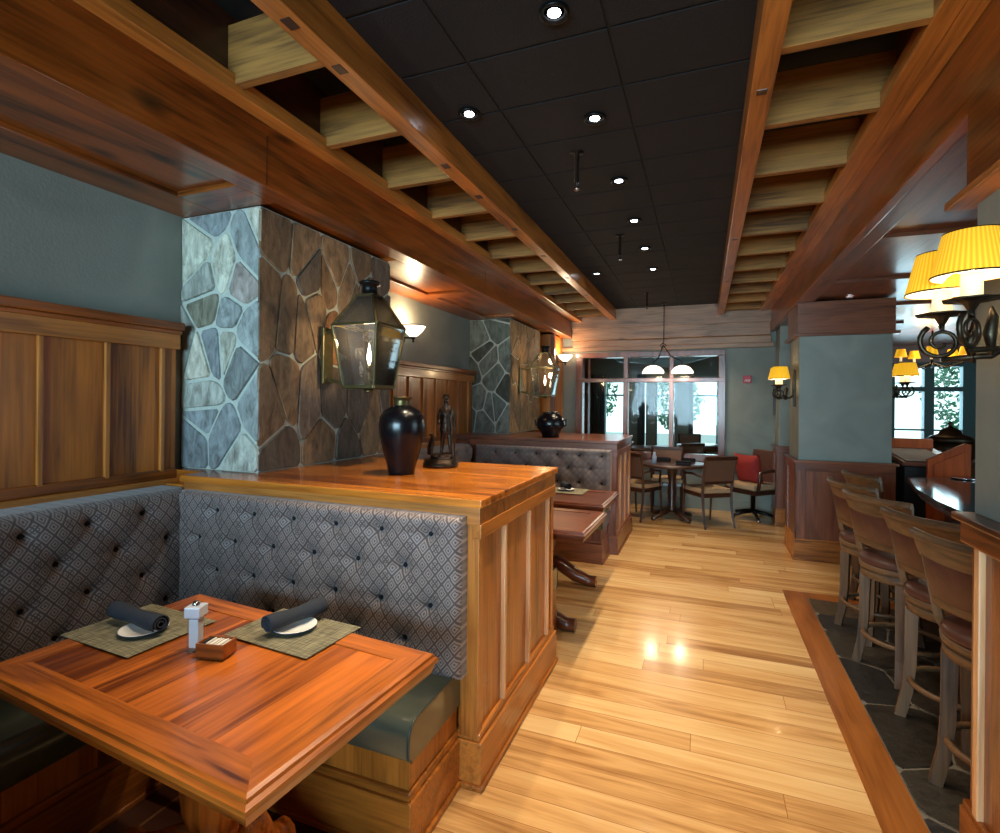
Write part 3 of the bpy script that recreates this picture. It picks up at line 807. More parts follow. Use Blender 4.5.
# ================================================================== DIVIDERS
def divider(label, y0, y1, tone='panel', cap='cap_y', base='trim', xr=-0.816):
    t = thing('booth_divider', label, 'partition', (-1.8, (y0 + y1) / 2, 0))
    xp = xr - 0.03
    MB().box(XW, xp - 0.01, y0 + 0.06, y1 - 0.06, 0, 1.10, 0.002).build('core', tone + '_z', t)
    MB().box(-2.49, xr, y0, y1, 1.128, 1.162, 0.006).build('cap', cap, t)
    MB().box(XW, -2.49, y0 + 0.14, y1, 1.10, 1.162, 0.003).build('cap_return', cap, t)
    m = MB(); m.box(-2.48, xr - 0.012, y0 + 0.015, y1 - 0.015, 1.055, 1.128, 0.004); m.build('apron', base + '_x', t)
    # front and rear stiles, face panel
    MB().box(xp - 0.012, xp, y0 + 0.03, y1 - 0.03, 0.2, 1.06, 0.001).build('side_panel', tone + '_z', t)
    for a, c in ((y0 + 0.025, y0 + 0.075), (y1 - 0.075, y1 - 0.025)):
        MB().box(xp - 0.07, xp + 0.012, a, c, 0.2, 1.06, 0.003).build('corner_stile', base + '_z', t)
    n = 3
    L = (y1 - y0)
    for f in (0.27, 0.575, 0.87):
        MB().box(xp - 0.002, xp + 0.021, y0 + L * f - 0.012, y0 + L * f + 0.012, 0.215, 1.01, 0.004).build('batten', 'batten_lit_wood', t)
    MB().box(xp - 0.02, xp + 0.022, y0 + 0.02, y1 - 0.02, 1.0, 1.06, 0.004).build('top_rail', tone + '_y', t)
    m = MB(); m.box(xr - 0.16, xr, y0 + 0.02, y1 + 0.0, 0.02, 0.185, 0.005); m.box(xr - 0.15, xr - 0.012, y0 + 0.03, y1 - 0.01, 0.185, 0.215, 0.006); m.build('base_board', base + '_y', t)
    MB().box(xr - 0.15, xr + 0.012, y0 + 0.008, y1 + 0.008, 0, 0.022, 0.006).build('shoe_moulding', tone + '_y', t)
    return t
divider('cedar panelled booth divider carrying the tall black vase and bronze statue', 1.90, 3.06)
divider('reddish panelled booth divider farther down the aisle, under the round black pot', 5.41, 6.57, 'red', 'red_x', 'red')

divider('cedar panelled divider of the near booth beside the camera, out of frame', -1.61, -0.45)

# ================================================================== UPHOLSTERY
def tufted(name, W, H, D, parent_loc, rz, label, cat, ru, rv, first=0.5, group=None):
    """tufted back: u along local x, front faces local -y"""
    t = thing(name, label, cat, parent_loc, rz, group)
    nx, nz_ = int(W / 0.013), int(H / 0.013)
    btn = []
    for j, v in enumerate(rv):
        u = ru * (0.5 if j % 2 == 0 else 1.0) * first * 2
        while u < W - 0.05: btn.append((u, v)); u += ru
    mb = MB(); bm = mb.bm
    grid = []
    r = 0.03 if D < 0.2 else 0.10
    for j in range(nz_ + 1):
        row = []
        for i in range(nx + 1):
            u, v = W * i / nx, H * j / nz_
            e = min(u, W - u, v, H - v)
            d = D * 1.0
            if e < r: d = D - r + math.sqrt(max(0, r * r - (r - e) ** 2))
            dip = 0
            for bu, bv in btn:
                q = (u - bu) ** 2 + (v - bv) ** 2
                if q < 0.012: dip += 0.026 * math.exp(-q / 0.0006) + 0.016 * math.exp(-q / 0.0035)
                # pleats towards the neighbours
                if abs(v - bv) < 0.02 and abs(u - bu) < ru * 0.5: dip += 0.005 * math.exp(-((v - bv) / 0.006) ** 2)
            for k in range(len(rv) - 1):
                v0, v1 = rv[k], rv[k + 1]
                if min(v0, v1) <= v <= max(v0, v1):
                    for bu, bv in btn:
                        if abs(bv - v0) < 1e-6:
                            s_ = (v - v0) / (v1 - v0)
                            for sg in (-1, 1):
                                du = u - (bu + sg * s_ * ru / 2)
                                if abs(du) < 0.03: dip += 0.006 * math.exp(-(du / 0.008) ** 2)
            row.append(bm.verts.new((u, -(d - min(dip, 0.045)), v)))
        grid.append(row)
    for j in range(nz_):
        for i in range(nx):
            f = bm.faces.new((grid[j][i], grid[j][i + 1], grid[j + 1][i + 1], grid[j + 1][i])); f.smooth = True
    edge = [grid[0][i] for i in range(nx + 1)] + [grid[j][nx] for j in range(1, nz_ + 1)] + [grid[nz_][i] for i in range(nx - 1, -1, -1)] + [grid[j][0] for j in range(nz_ - 1, 0, -1)]
    back = [bm.verts.new((v.co.x, 0, v.co.z)) for v in edge]
    for k in range(len(edge)):
        bm.faces.new((edge[k], back[k], back[(k + 1) % len(edge)], edge[(k + 1) % len(edge)]))
    mb.build('cushion', 'damask', t, local=True)
    me = None
    for bu, bv in btn:
        if me is None:
            q = MB(); q.sphere((0, 0, 0), 0.011, (1, 0.5, 1), 10)
            o = q.build('button', 'black_cloth', t, local=True); me = o
        else:
            o = me.copy(); col.objects.link(o)
        o.location = (bu, -(D - 0.039), bv)
    return t
tufted('seat_back', 1.555, 0.64, 0.10, (-2.44, 1.945, 0.452), 0, 'tufted patterned seat back on the divider behind the near table', 'seat back', 0.235, (0.12, 0.27, 0.42, 0.56))
tufted('seat_back', 2.37, 0.64, 0.26, (-2.675, -0.43, 0.452), R(90), 'tufted patterned seat back along the left wall of the near booth', 'seat back', 0.235, (0.12, 0.27, 0.42, 0.56))
tufted('seat_back', 1.50, 0.62, 0.10, (-2.385, 5.46, 0.45), 0, 'tufted patterned seat back on the far divider behind the aisle tables', 'seat back', 0.235, (0.12, 0.27, 0.42, 0.55))
tufted('seat_back', 2.3, 0.62, 0.26, (-2.675, 3.14, 0.45), R(90), 'tufted patterned seat back along the wall in the second booth', 'seat back', 0.235, (0.12, 0.27, 0.42, 0.55))

def cushion_prof(D, z0, z1, r=0.055, n=8):
    p = [(0, z0), (D - 0.02, z0), (D, z0 + 0.02)]
    for k in range(n + 1):
        a = PI / 2 * k / n
        p.append((D - r + r * math.cos(a), z1 - r + r * math.sin(a)))
    p.append((0, z1 + 0.0))
    return p
def bench(label, loc, rz, W, D, seams, wood_a='panel', right_end=True, seat_mat='leather_green'):
    """seat along local x (0..W), front faces local -y, back at y=0"""
    t = thing('booth_bench', label, 'bench', loc, rz)
    for a, c in zip([0] + seams, seams + [W]):
        m = MB(); prof = cushion_prof(D, 0.325, 0.465)
        M = Matrix(((0, 0, 1, 0), (-1, 0, 0, 0), (0, 1, 0, 0), (0, 0, 0, 1)))
        m.prism(prof, a + 0.002, c - 0.002, M, 0.0)
        for f in m.bm.faces:
            if len(f.verts) == 4: f.smooth = True
        s = m.build('seat_cushion', seat_mat, t, local=True)
        for xx in (a + 0.004, c - 0.004):
            q = MB(); q.tube([(xx, -x, z) for x, z in prof[1:]], 0.005, 8); q.build('piping', 'piping', s, local=True)
    MB().box(0, W - 0.02, -(D - 0.035), 0, 0.2, 0.325, 0.003).build('seat_box', ('boards_x' if wood_a == 'panel' else wood_a + '_z'), t, local=True)
    m = MB(); m.box(0, W - 0.01, -(D - 0.02), 0, 0.185, 0.215, 0.006); m.build('moulding', wood_a + '_x', t, local=True)
    m = MB(); m.box(0, W, -(D - 0.01), 0, 0.02, 0.185, 0.005); m.box(0, W + 0.012, -D, 0, 0.0, 0.022, 0.005); m.build('base_board', wood_a + '_x', t, local=True)
    return t
bench('green leather bench with a rounded front against the nearest divider', (-2.0, 1.935, 0), 0, 1.09, 0.405, [])
bench('dark green leather bench along the left wall beneath the near table', (-2.40, -0.43, 0), R(90), 2.29, 0.40, [0.62, 1.28])
bench('green leather bench with reddish base against the far divider', (-2.0, 5.44, 0), 0, 1.10, 0.405, [], 'red')
bench('green leather bench behind the nearest divider, only its end showing', (-0.90, 3.04, 0), R(180), 1.10, 0.35, [])
bench('leather bench along the wall in the second booth, behind its tables', (-2.40, 3.4, 0), R(90), 1.63, 0.40, [0.8], 'dark')

# ================================================================== TABLES
def frame_side(m, A, B, inA, inB, prof):
    """sweep profile (o inward from outer edge, z) between mitred corners; inA/inB = inward diagonals"""
    n = len(prof)
    a = [m.bm.verts.new((A[0] + inA[0] * o, A[1] + inA[1] * o, z)) for o, z in prof]
    b_ = [m.bm.verts.new((B[0] + inB[0] * o, B[1] + inB[1] * o, z)) for o, z in prof]
    for k in range(n): m.bm.faces.new((a[k], a[(k + 1) % n], b_[(k + 1) % n], b_[k]))
    m.bm.faces.new(a); m.bm.faces.new(list(reversed(b_)))
def booth_table(label, loc, rz, W, D, H, wd='table', top='planks_top', edge_bright=False):
    t = thing('booth_table', label, 'table', loc, rz)
    w2_, d2_ = W / 2, D / 2
    prof = [(0.10, H - 0.002), (0.022, H), (0.012, H - 0.004), (0.010, H - 0.012), (0.0, H - 0.018), (0.0, H - 0.03), (0.008, H - 0.036), (0.012, H - 0.05), (0.016, H - 0.062), (0.10, H - 0.062)]
    cs = [(-w2_, -d2_), (w2_, -d2_), (w2_, d2_), (-w2_, d2_)]
    ins = [(1, 1), (-1, 1), (-1, -1), (1, -1)]
    for k in range(4):
        m = MB(); frame_side(m, cs[k], cs[(k + 1) % 4], ins[k], ins[(k + 1) % 4], prof)
        m.build('border_board', wd + ('_x' if k % 2 == 0 else '_y'), t, local=True)
    MB().box(-w2_ + 0.10, w2_ - 0.10, -d2_ + 0.10, d2_ - 0.10, H - 0.05, H - 0.005, 0.002).build('panel', top, t, local=True)
    m = MB(); m.lathe([(0.11, 0.14), (0.12, 0.17), (0.075, 0.20), (0.055, 0.215), (0.07, 0.235), (0.06, 0.25)], n=32)
    m.lathe([(0.058, 0.25), (0.082, 0.33), (0.088, 0.42), (0.078, 0.56), (0.060, 0.64)], n=48, flute=12, fdepth=0.05)
    m.lathe([(0.060, 0.64), (0.075, 0.655), (0.06, 0.67), (0.09, 0.70)], n=32)
    m.build('pedestal', wd + '_z', t, local=True)
    m = MB(); m.box(-0.33, 0.33, -0.06, 0.06, H - 0.095, H - 0.062, 0.004); m.box(-0.06, 0.06, -0.25, 0.25, H - 0.10, H - 0.063, 0.004)
    m.build('support', wd + '_x', t, local=True)
    for a, L in ((0, 0.44), (180, 0.44), (90, 0.28), (270, 0.28)):
        m = MB(); ca, sa = math.cos(R(a)), math.sin(R(a))
        pts = [(0.04, 0.17), (0.14, 0.15), (L * 0.62, 0.075), (L * 0.85, 0.045), (L, 0.045)]
        m.tube([(ca * q, sa * q, z) for q, z in pts], [0.052, 0.060, 0.056, 0.046, 0.045], 10)
        m.build('foot', wd + '_x', t, local=True)
    return t
booth_table('worn orange pine table in the near booth with two rolled napkins', (-1.375, 1.17, 0), R(-4.5), 1.15, 0.70, 0.76)
booth_table('reddish table in the second booth nearest the cedar divider', (-1.24, 3.50, 0), R(-1), 1.16, 0.70, 0.76, 'walnut', 'walnut_x')
booth_table('reddish table in the second booth nearest the far bench', (-1.28, 4.42, 0), R(-1), 1.14, 0.70, 0.76, 'walnut', 'walnut_x')

# ---- settings on the near table
zt = 0.7605
def rot2(x, y, a): return (x * math.cos(a) - y * math.sin(a), x * math.sin(a) + y * math.cos(a))
def placemat(label, loc, rz, a=0.18, c=0.15):
    m = MB(); m.box(-a, a, -c, c, 0, 0.002, 0.0006)
    o = m.build('placemat', 'weave'); o.location = loc; o.rotation_euler = (0, 0, rz)
    return tag(o, label, 'placemat', 'placemats')
placemat('grey-brown woven placemat under the napkin toward the left wall', (-1.80, 1.235, zt), R(-3))
placemat('grey-brown woven placemat under the napkin toward the divider', (-1.30, 1.415, zt), R(-4), 0.185, 0.125)
placemat('pale placemat on the far reddish table of the second booth', (-1.15, 4.60, zt), R(0))
def dish(label, loc, s=1.0):
    t = thing('bread_plate', label, 'plate', loc)
    m = MB(); m.lathe([(0.0005, 0.003), (0.045, 0.003), (0.072, 0.014), (0.0735, 0.0165), (0.070, 0.0165), (0.044, 0.007), (0.0005, 0.007)], n=36); m.build('dish', 'white_ceramic', t, local=True)
    m = MB(); m.lathe([(0.030, 0.0), (0.046, 0.0025), (0.0728, 0.0135), (0.0745, 0.0165), (0.0736, 0.0165)], n=36, caps=False); m.build('rim', 'blue_rim', t, local=True)
    t.scale = (s,) * 3
    return t
dish('white plate with blue rim on the placemat toward the left wall', (-1.755, 1.215, zt + 0.002))
dish('white plate with blue rim on the placemat toward the divider', (-1.305, 1.425, zt + 0.002))
def napkin(label, loc, rz, L=0.23, r=0.033):
    t = thing('rolled_napkin', label, 'napkin', loc, rz)
    m = MB(); pts = []
    turns = 2.6; n = 70
    for k in range(n + 1):
        a = 2 * PI * turns * k / n; rr = 0.008 + (r - 0.008) * k / n
        pts.append((rr * math.cos(a), rr * math.sin(a), rr))
    th = 0.0035
    inner = [(x * (1 - th / q), y * (1 - th / q)) for x, y, q in pts]
    outer = [(x, y) for x, y, q in pts]
    segs = 12; rings = []
    for s_ in range(segs + 1):
        f = s_ / segs; yy_ = -L / 2 + L * f
        sc = 1.0 + 0.06 * math.sin(3 * PI * f) - 0.08 * (1 - abs(2 * f - 1))
        sag = -0.002 * math.sin(PI * f)
        rings.append([m.bm.verts.new((x * sc, yy_, r + z * sc * 0.95 + sag)) for x, z in outer] + [m.bm.verts.new((x * sc, yy_, r + z * sc * 0.95 + sag)) for x, z in reversed(inner)])
    N_ = len(rings[0])
    for s_ in range(segs):
        for k in range(N_):
            f = m.bm.faces.new((rings[s_][k], rings[s_][(k + 1) % N_], rings[s_ + 1][(k + 1) % N_], rings[s_ + 1][k])); f.smooth = True
    h_ = len(outer)
    for rg in (rings[0], rings[-1]):
        for k in range(h_ - 1):
            m.bm.faces.new((rg[k], rg[k + 1], rg[N_ - 2 - k], rg[N_ - 1 - k]))
    m.build('cloth', 'navy_cloth', t, local=True)
    return t
napkin('dark blue rolled napkin on the plate toward the left wall', (-1.80, 1.225, zt + 0.014), R(84), 0.27, 0.032)
napkin('dark blue rolled napkin on the plate toward the divider', (-1.312, 1.44, zt + 0.014), R(-15), 0.22, 0.033)
dish('white plate under the folded napkin on the far reddish table', (-1.15, 4.60, zt + 0.002))
napkin('small dark rolled napkin on the far reddish table', (-1.15, 4.60, zt + 0.014), R(35), 0.14)
# pepper mill
t = thing('salt_mill', 'clear square salt mill with white top beside the sugar caddy', 'salt mill', (-1.487, 1.195, zt), R(20))
m = MB(); m.box(-0.020, 0.020, -0.020, 0.020, 0, 0.105, 0.003); m.build('body', 'window_glass', t, local=True)
m = MB(); m.box(-0.015, 0.015, -0.015, 0.015, 0.010, 0.100, 0.003); m.build('salt', 'salt', t, local=True)
m = MB(); m.box(-0.025, 0.025, -0.025, 0.025, 0.106, 0.140, 0.004); m.build('top', 'gray_shaker', t, local=True)
m = MB(); m.lathe([(0.011, 0.108), (0.011, 0.146), (0.008, 0.152), (0.0005, 0.153)], n=16); m.build('knob', 'chrome', t, local=True)
# sugar caddy
t = thing('sugar_caddy', 'small wooden box of sugar packets on the near table', 'caddy', (-1.40, 1.195, zt), R(12))
t.scale = (0.8, 0.8, 0.85)
m = MB(); h_ = 0.052; a, c_ = 0.058, 0.040
m.box(-a, a, -c_, c_, 0, 0.008, 0.001); m.box(-a, a, -c_, -c_ + 0.007, 0, h_, 0.001); m.box(-a, a, c_ - 0.007, c_, 0, h_, 0.001)
m.box(-a, -a + 0.007, -c_ + 0.007, c_ - 0.007, 0, h_, 0.001); m.box(a - 0.007, a, -c_ + 0.007, c_ - 0.007, 0, h_, 0.001)
m.build('box', 'beam_x', t, local=True)
for k in range(9):
    m = MB(); q = -0.045 + k * 0.0105; m.box(q, q + 0.006, -0.029, 0.029, 0.010, 0.050 + random.uniform(-0.003, 0.003), 0.001)
    m.build('packet', 'paper_white' if k > 1 else 'navy_cloth', t, local=True)

# ================================================================== VASES, STATUE
t = thing('tall_vase', 'tall black glazed vase with a ribbed neck on the near divider', 'vase', (-1.505, 2.42, 1.163))
m = MB(); m.lathe([(0.0005, 0.0), (0.068, 0.0), (0.070, 0.012), (0.078, 0.05), (0.100, 0.13), (0.117, 0.21), (0.122, 0.26), (0.115, 0.305), (0.092, 0.338), (0.060, 0.356), (0.045, 0.364)], n=48, caps=False)
m.build('body', 'black_glaze', t, local=True)
m = MB(); m.lathe([(0.045, 0.363), (0.047, 0.368), (0.041, 0.374), (0.045, 0.380), (0.040, 0.386), (0.046, 0.396), (0.058, 0.404), (0.058, 0.409), (0.050, 0.409), (0.034, 0.390), (0.034, 0.36)], n=40, caps=False)
m.build('neck', 'brass_aged', t, local=True)
t = thing('round_pot', 'squat round black pot on the far divider', 'vase', (-1.60, 5.66, 1.163))
m = MB(); m.lathe([(0.0005, 0), (0.095, 0.0), (0.095, 0.035), (0.11, 0.05), (0.15, 0.10), (0.158, 0.15), (0.145, 0.21), (0.11, 0.25), (0.085, 0.262), (0.09, 0.275), (0.10, 0.28), (0.09, 0.282), (0.07, 0.26), (0.06, 0.2), (0.0005, 0.19)], n=40, caps=False)
m.build('body', 'black_glaze', t, local=True)
for s_ in (-1, 1):
    m = MB(); m.tube([(s_ * 0.145, 0, 0.19), (s_ * 0.175, 0, 0.20), (s_ * 0.175, 0, 0.14), (s_ * 0.15, 0, 0.12)], 0.009, 8); m.build('handle', 'black_glaze', t, local=True)

def skin_mesh(nodes, edges, radii, name, mat, parent, sub=1):
    me = bpy.data.meshes.new(name); me.from_pydata(nodes, edges, []); me.materials.append(MATS[mat])
    o = bpy.data.objects.new(name, me); col.objects.link(o); o.parent = parent
    mod = o.modifiers.new('skin', 'SKIN'); mod.use_smooth_shade = True
    sv = me.skin_vertices[0].data if me.skin_vertices else None
    if sv is None:
        bpy.context.view_layer.objects.active = o
        sv = o.data.skin_vertices[0].data
    for i, r in enumerate(radii):
        sv[i].radius = (r, r) if not isinstance(r, tuple) else r
        sv[i].use_root = (i == 0)
    s = o.modifiers.new('sub', 'SUBSURF'); s.levels = sub; s.render_levels = sub
    ORG[o.name] = Vector((0, 0, 0))
    return o
t = thing('bronze_statue', 'dark bronze statue of a standing figure with a dog, behind the tall vase', 'statue', (-1.46, 2.78, 1.163), R(15))
m = MB(); m.lathe([(0.0005, 0), (0.105, 0), (0.105, 0.022), (0.098, 0.026), (0.098, 0.045), (0.088, 0.05), (0.0005, 0.05)], n=40)
m.build('plinth', 'bronze', t, local=True)
m = MB(); rr = random.Random(3)
for k in range(14): m.sphere((rr.uniform(-.055, .055), rr.uniform(-.05, .05), 0.055 + rr.uniform(-.005, .012)), rr.uniform(.018, .034), (1.2, 1, .6), 8)
m.build('rocky_ground', 'bronze', t, local=True)
nodes = [(0.03, 0, 0.22), (0.03, 0, 0.28), (0.03, 0, 0.335), (0.032, 0, 0.365), (0.032, -0.004, 0.388), (0.03, -0.008, 0.41),
         (0.012, 0, 0.20), (0.008, 0.005, 0.13), (0.002, 0, 0.075), (-0.002, -0.02, 0.068),
         (0.052, 0, 0.20), (0.058, -0.008, 0.13), (0.062, 0, 0.075), (0.066, -0.02, 0.068),
         (0.0, 0, 0.338), (-0.012, -0.005, 0.29), (-0.005, -0.03, 0.25),
         (0.062, 0, 0.338), (0.08, -0.004, 0.29), (0.085, -0.02, 0.235)]
edges = [(0, 1), (1, 2), (2, 3), (3, 4), (4, 5), (0, 6), (6, 7), (7, 8), (8, 9), (0, 10), (10, 11), (11, 12), (12, 13), (2, 14), (14, 15), (15, 16), (2, 17), (17, 18), (18, 19)]
rad = [.026, .026, .03, .012, .018, .014, .018, .013, .010, .009, .018, .013, .010, .009, .015, .012, .009, .015, .012, .009]
skin_mesh(nodes, edges, rad, 'figure', 'bronze', t)
m = MB(); m.lathe([(0.034, 0.20), (0.038, 0.22), (0.030, 0.28), (0.033, 0.33), (0.015, 0.352)], (0.03, 0, 0), 18, caps=False); m.lathe([(0.030, 0.404), (0.022, 0.408), (0.017, 0.428), (0.0005, 0.432)], (0.031, -0.006, 0), 16)
m.build('coat_and_hat', 'bronze', t, local=True)
m = MB(); m.tube([(0.088, -0.022, 0.06), (0.086, -0.02, 0.24), (0.07, -0.01, 0.36)], 0.004, 6); m.build('staff', 'bronze', t, local=True)
dn = [(-0.055, 0, 0.13), (-0.045, -0.01, 0.165), (-0.048, -0.02, 0.19), (-0.065, -0.03, 0.187), (-0.068, 0.01, 0.10), (-0.05, -0.02, 0.09), (-0.052, -0.025, 0.065), (-0.075, 0.02, 0.068), (-0.09, 0.03, 0.08)]
de = [(0, 1), (1, 2), (2, 3), (0, 4), (0, 5), (5, 6), (4, 7), (7, 8)]
skin_mesh(dn, de, [.022, .016, .014, .008, .022, .009, .007, .013, .005], 'dog', 'bronze', t)

# ================================================================== LANTERNS
def lantern(label, loc, dx):
    t = thing('wall_lantern', label, 'lantern', loc, 0, 'wall lanterns')
    wt, wb, wc = 0.150, 0.105, 0.052
    zb, zr, zc_, zt_ = 0.0, 0.355, 0.535, 0.62
    cT = [(-wt, -wt, zr), (wt, -wt, zr), (wt, wt, zr), (-wt, wt, zr)]
    cB = [(-wb, -wb, zb), (wb, -wb, zb), (wb, wb, zb), (-wb, wb, zb)]
    cC = [(-wc, -wc, zc_), (wc, -wc, zc_), (wc, wc, zc_), (-wc, wc, zc_)]
    m = MB()
    for k in range(4):
        m.bar(cT[k], cB[k], 0.011, 0.011); m.bar(cT[k], cC[k], 0.011, 0.011)
        m.bar(cT[k], cT[(k + 1) % 4], 0.014, 0.014); m.bar(cB[k], cB[(k + 1) % 4], 0.014, 0.02); m.bar(cC[k], cC[(k + 1) % 4], 0.012, 0.012)
    m.build('frame', 'brass_aged', t, local=True)
    m = MB()
    for k in range(4):
        j = (k + 1) % 4
        for A, B in ((cB, cT), (cT, cC)):
            vs = [m.bm.verts.new(p) for p in (A[k], A[j], B[j], B[k])]; m.bm.faces.new(vs)
    g = m.build('glass', 'lantern_glass', t, local=True)
    so = g.modifiers.new('thickness', 'SOLIDIFY'); so.thickness = 0.003
    m = MB(); m.lathe([(0.058, zc_), (0.045, zc_ + 0.01), (0.045, zt_ - 0.022), (0.06, zt_ - 0.018), (0.064, zt_ - 0.006), (0.058, zt_), (0.0005, zt_ + 0.004)], n=24); m.build('chimney', 'black_metal', t, local=True)
    m = MB(); m.box(-wb, wb, -wb, wb, -0.012, 0.0, 0.003); m.lathe([(0.0005, -0.035), (0.03, -0.03), (0.02, -0.012)], n=16); m.build('base_plate', 'brass_aged', t, local=True)
    m = MB(); m.tube([(0, 0, 0), (0, 0, 0.11)], 0.009, 10); m.lathe([(0.015, 0.10), (0.018, 0.115), (0.012, 0.13)], n=14); m.build('burner', 'brass_aged', t, local=True)
    m = MB(); m.lathe([(0.003, 0.13), (0.010, 0.15), (0.014, 0.175), (0.009, 0.21), (0.003, 0.245), (0.0005, 0.26)], n=12); m.build('flame', 'flame', t, local=True)
    m = MB(); m.box(-dx - 0.0, -dx + 0.02, -0.045, 0.045, 0.02, 0.36, 0.004); m.bar((-dx + 0.01, 0, 0.33), (-wt, 0, 0.355), 0.03, 0.02); m.bar((-dx + 0.01, 0, 0.05), (-wb, 0, 0.0), 0.02, 0.02); m.build('bracket', 'brass_aged', t, local=True)
    point('lantern_lamp', (loc[0], loc[1], loc[2] + 0.3), 7, (1, 0.72, 0.42), 0.04)
    return t
lantern('square copper and glass gas lantern on the nearest stone pillar', (-1.845, 2.60, 1.63), 0.315)
lantern('smaller-looking copper and glass lantern above the round black pot', (-1.87, 6.34, 1.635), 0.33)

# wall uplights
def uplight(label, loc):
    t = thing('wall_uplight', label, 'wall lamp', loc, 0)
    m = MB(); m.lathe([(0.015, -0.03), (0.05, 0.0), (0.085, 0.03), (0.115, 0.075), (0.12, 0.09), (0.112, 0.09), (0.08, 0.04), (0.02, 0.0)], (0.13, 0, 0), 36, caps=False); m.build('bowl', 'opal_glass', t, local=True)
    m = MB(); m.lathe([(0.123, 0.080), (0.127, 0.084), (0.123, 0.09)], (0.13, 0, 0), 36, caps=False)
    m.lathe([(0.0005, -0.075), (0.012, -0.065), (0.006, -0.05), (0.018, -0.035), (0.03, -0.02), (0.0005, -0.01)], (0.13, 0, 0), 16)
    m.box(0.0, 0.02, -0.04, 0.04, -0.06, 0.08, 0.005); m.bar((0.01, 0, -0.02), (0.12, 0, -0.03), 0.018, 0.018); m.build('fitting', 'iron', t, local=True)
    m = MB(); m.sphere((0.13, 0, 0.06), 0.028); m.build('bulb', 'bulb', t, local=True)
    point('uplight_lamp', (loc[0] + 0.13, loc[1], loc[2] + 0.12), 16, (1, 0.74, 0.45), 0.04)
    return t
uplight('white glass bowl uplight on the wall between the stone pillars', (XW, 4.42, 2.19))
uplight('white glass bowl uplight on the panelled pier behind the far lantern', (-2.14, 7.9, 2.2))

# ================================================================== COLUMNS ON THE RIGHT
def column(label, x0, x1, y0, y1, zc_, collar=True, y_front_base=True):
    t = thing('square_column', label, 'column', ((x0 + x1) / 2, (y0 + y1) / 2, 0))
    MB().box(x0, x1, y0, y1, zc_, 2.26, 0.004).build('shaft', 'plaster', t)
    e = 0.028
    MB().box(x0 - e + 0.012, x1 + e - 0.012, y0 - e + 0.012, y1 + e - 0.012, 0.0, zc_ - 0.02, 0.003).build('wainscot', 'red_z', t)
    MB().box(x0 - e - 0.02, x1 + e + 0.02, y0 - e - 0.02, y1 + e + 0.02, zc_ - 0.028, zc_, 0.006).build('cap', 'red_x', t)
    MB().box(x0 - e, x1 + e, y0 - e, y1 + e, zc_ - 0.11, zc_ - 0.028, 0.004).build('top_rail', 'red_x', t)
    m = MB(); m.box(x0 - e - 0.006, x1 + e + 0.006, y0 - e - 0.006, y1 + e + 0.006, 0.02, 0.19, 0.005); m.box(x0 - e, x1 + e, y0 - e, y1 + e, 0.19, 0.215, 0.005); m.box(x0 - e - 0.018, x1 + e + 0.018, y0 - e - 0.018, y1 + e + 0.018, 0, 0.022, 0.005)
    m.build('base_board', 'trim_x', t)
    m = MB()
    for xx in (x0 - e, x1 + e - 0.09):
        m.box(xx, xx + 0.09, y0 - e, y0 - e + 0.02, 0.21, zc_ - 0.1, 0.004)
    for yy_ in (y0 - e, y1 + e - 0.09):
        m.box(x0 - e, x0 - e + 0.02, yy_, yy_ + 0.09, 0.21, zc_ - 0.1, 0.004)
    m.build('stile', 'red_z', t)
    if collar:
        m = MB(); m.box(x0 - 0.02, x1 + 0.02, y0 - 0.02, y1 + 0.02, 2.26, 2.575, 0.004); m.box(x0 - 0.05, x1 + 0.05, y0 - 0.05, y1 + 0.05, 2.232, 2.262, 0.005)
        m.build('collar', 'red_x', t)
    return t
column('square grey column with wood wainscot in the middle right distance', 0.88, 1.66, 6.0, 6.60, 1.00)
column('narrow grey column with wood wainscot beyond, near the back wall', 0.89, 1.3, 7.60, 7.9, 1.02, False)
struct_box('wall_right', 0.93, 1.05, 7.88, YB, 0, 2.6, 'plaster')
t = thing('square_column', 'large grey column cut off by the right edge of the picture', 'column', (1.0, 1.6, 0))
MB().box(0.852, 1.3, 0.6, 2.235, 1.19, 2.26, 0.004).build('shaft', 'plaster', t)
MB().box(0.84, 1.32, 0.58, 2.215, 0.0, 1.15, 0.003).build('wainscot', 'beam_z', t)
m = MB(); m.box(0.795, 1.37, 0.55, 2.255, 1.165, 1.19, 0.006); m.box(0.815, 1.35, 0.56, 2.24, 1.09, 1.165, 0.006); m.build('cap', 'beam_y', t)
m = MB(); m.box(0.818, 1.34, 0.56, 2.235, 0.02, 0.20, 0.005); m.box(0.825, 1.335, 0.565, 2.23, 0.20, 0.225, 0.005); m.build('base_board', 'beam_y', t)
for y in (2.14, 1.82, 1.5):
    MB().box(0.822, 0.844, y - 0.018, y + 0.018, 0.22, 1.095, 0.004).build('batten', 'batten_lit_wood', t)
m = MB(); m.box(0.83, 1.32, 0.58, 2.255, 2.26, 2.575, 0.003); m.build('collar', 'beam_y', t)
MB().box(0.78, 1.37, 0.55, 2.29, 2.232, 2.262, 0.005).build('crown', 'trim_y', t)

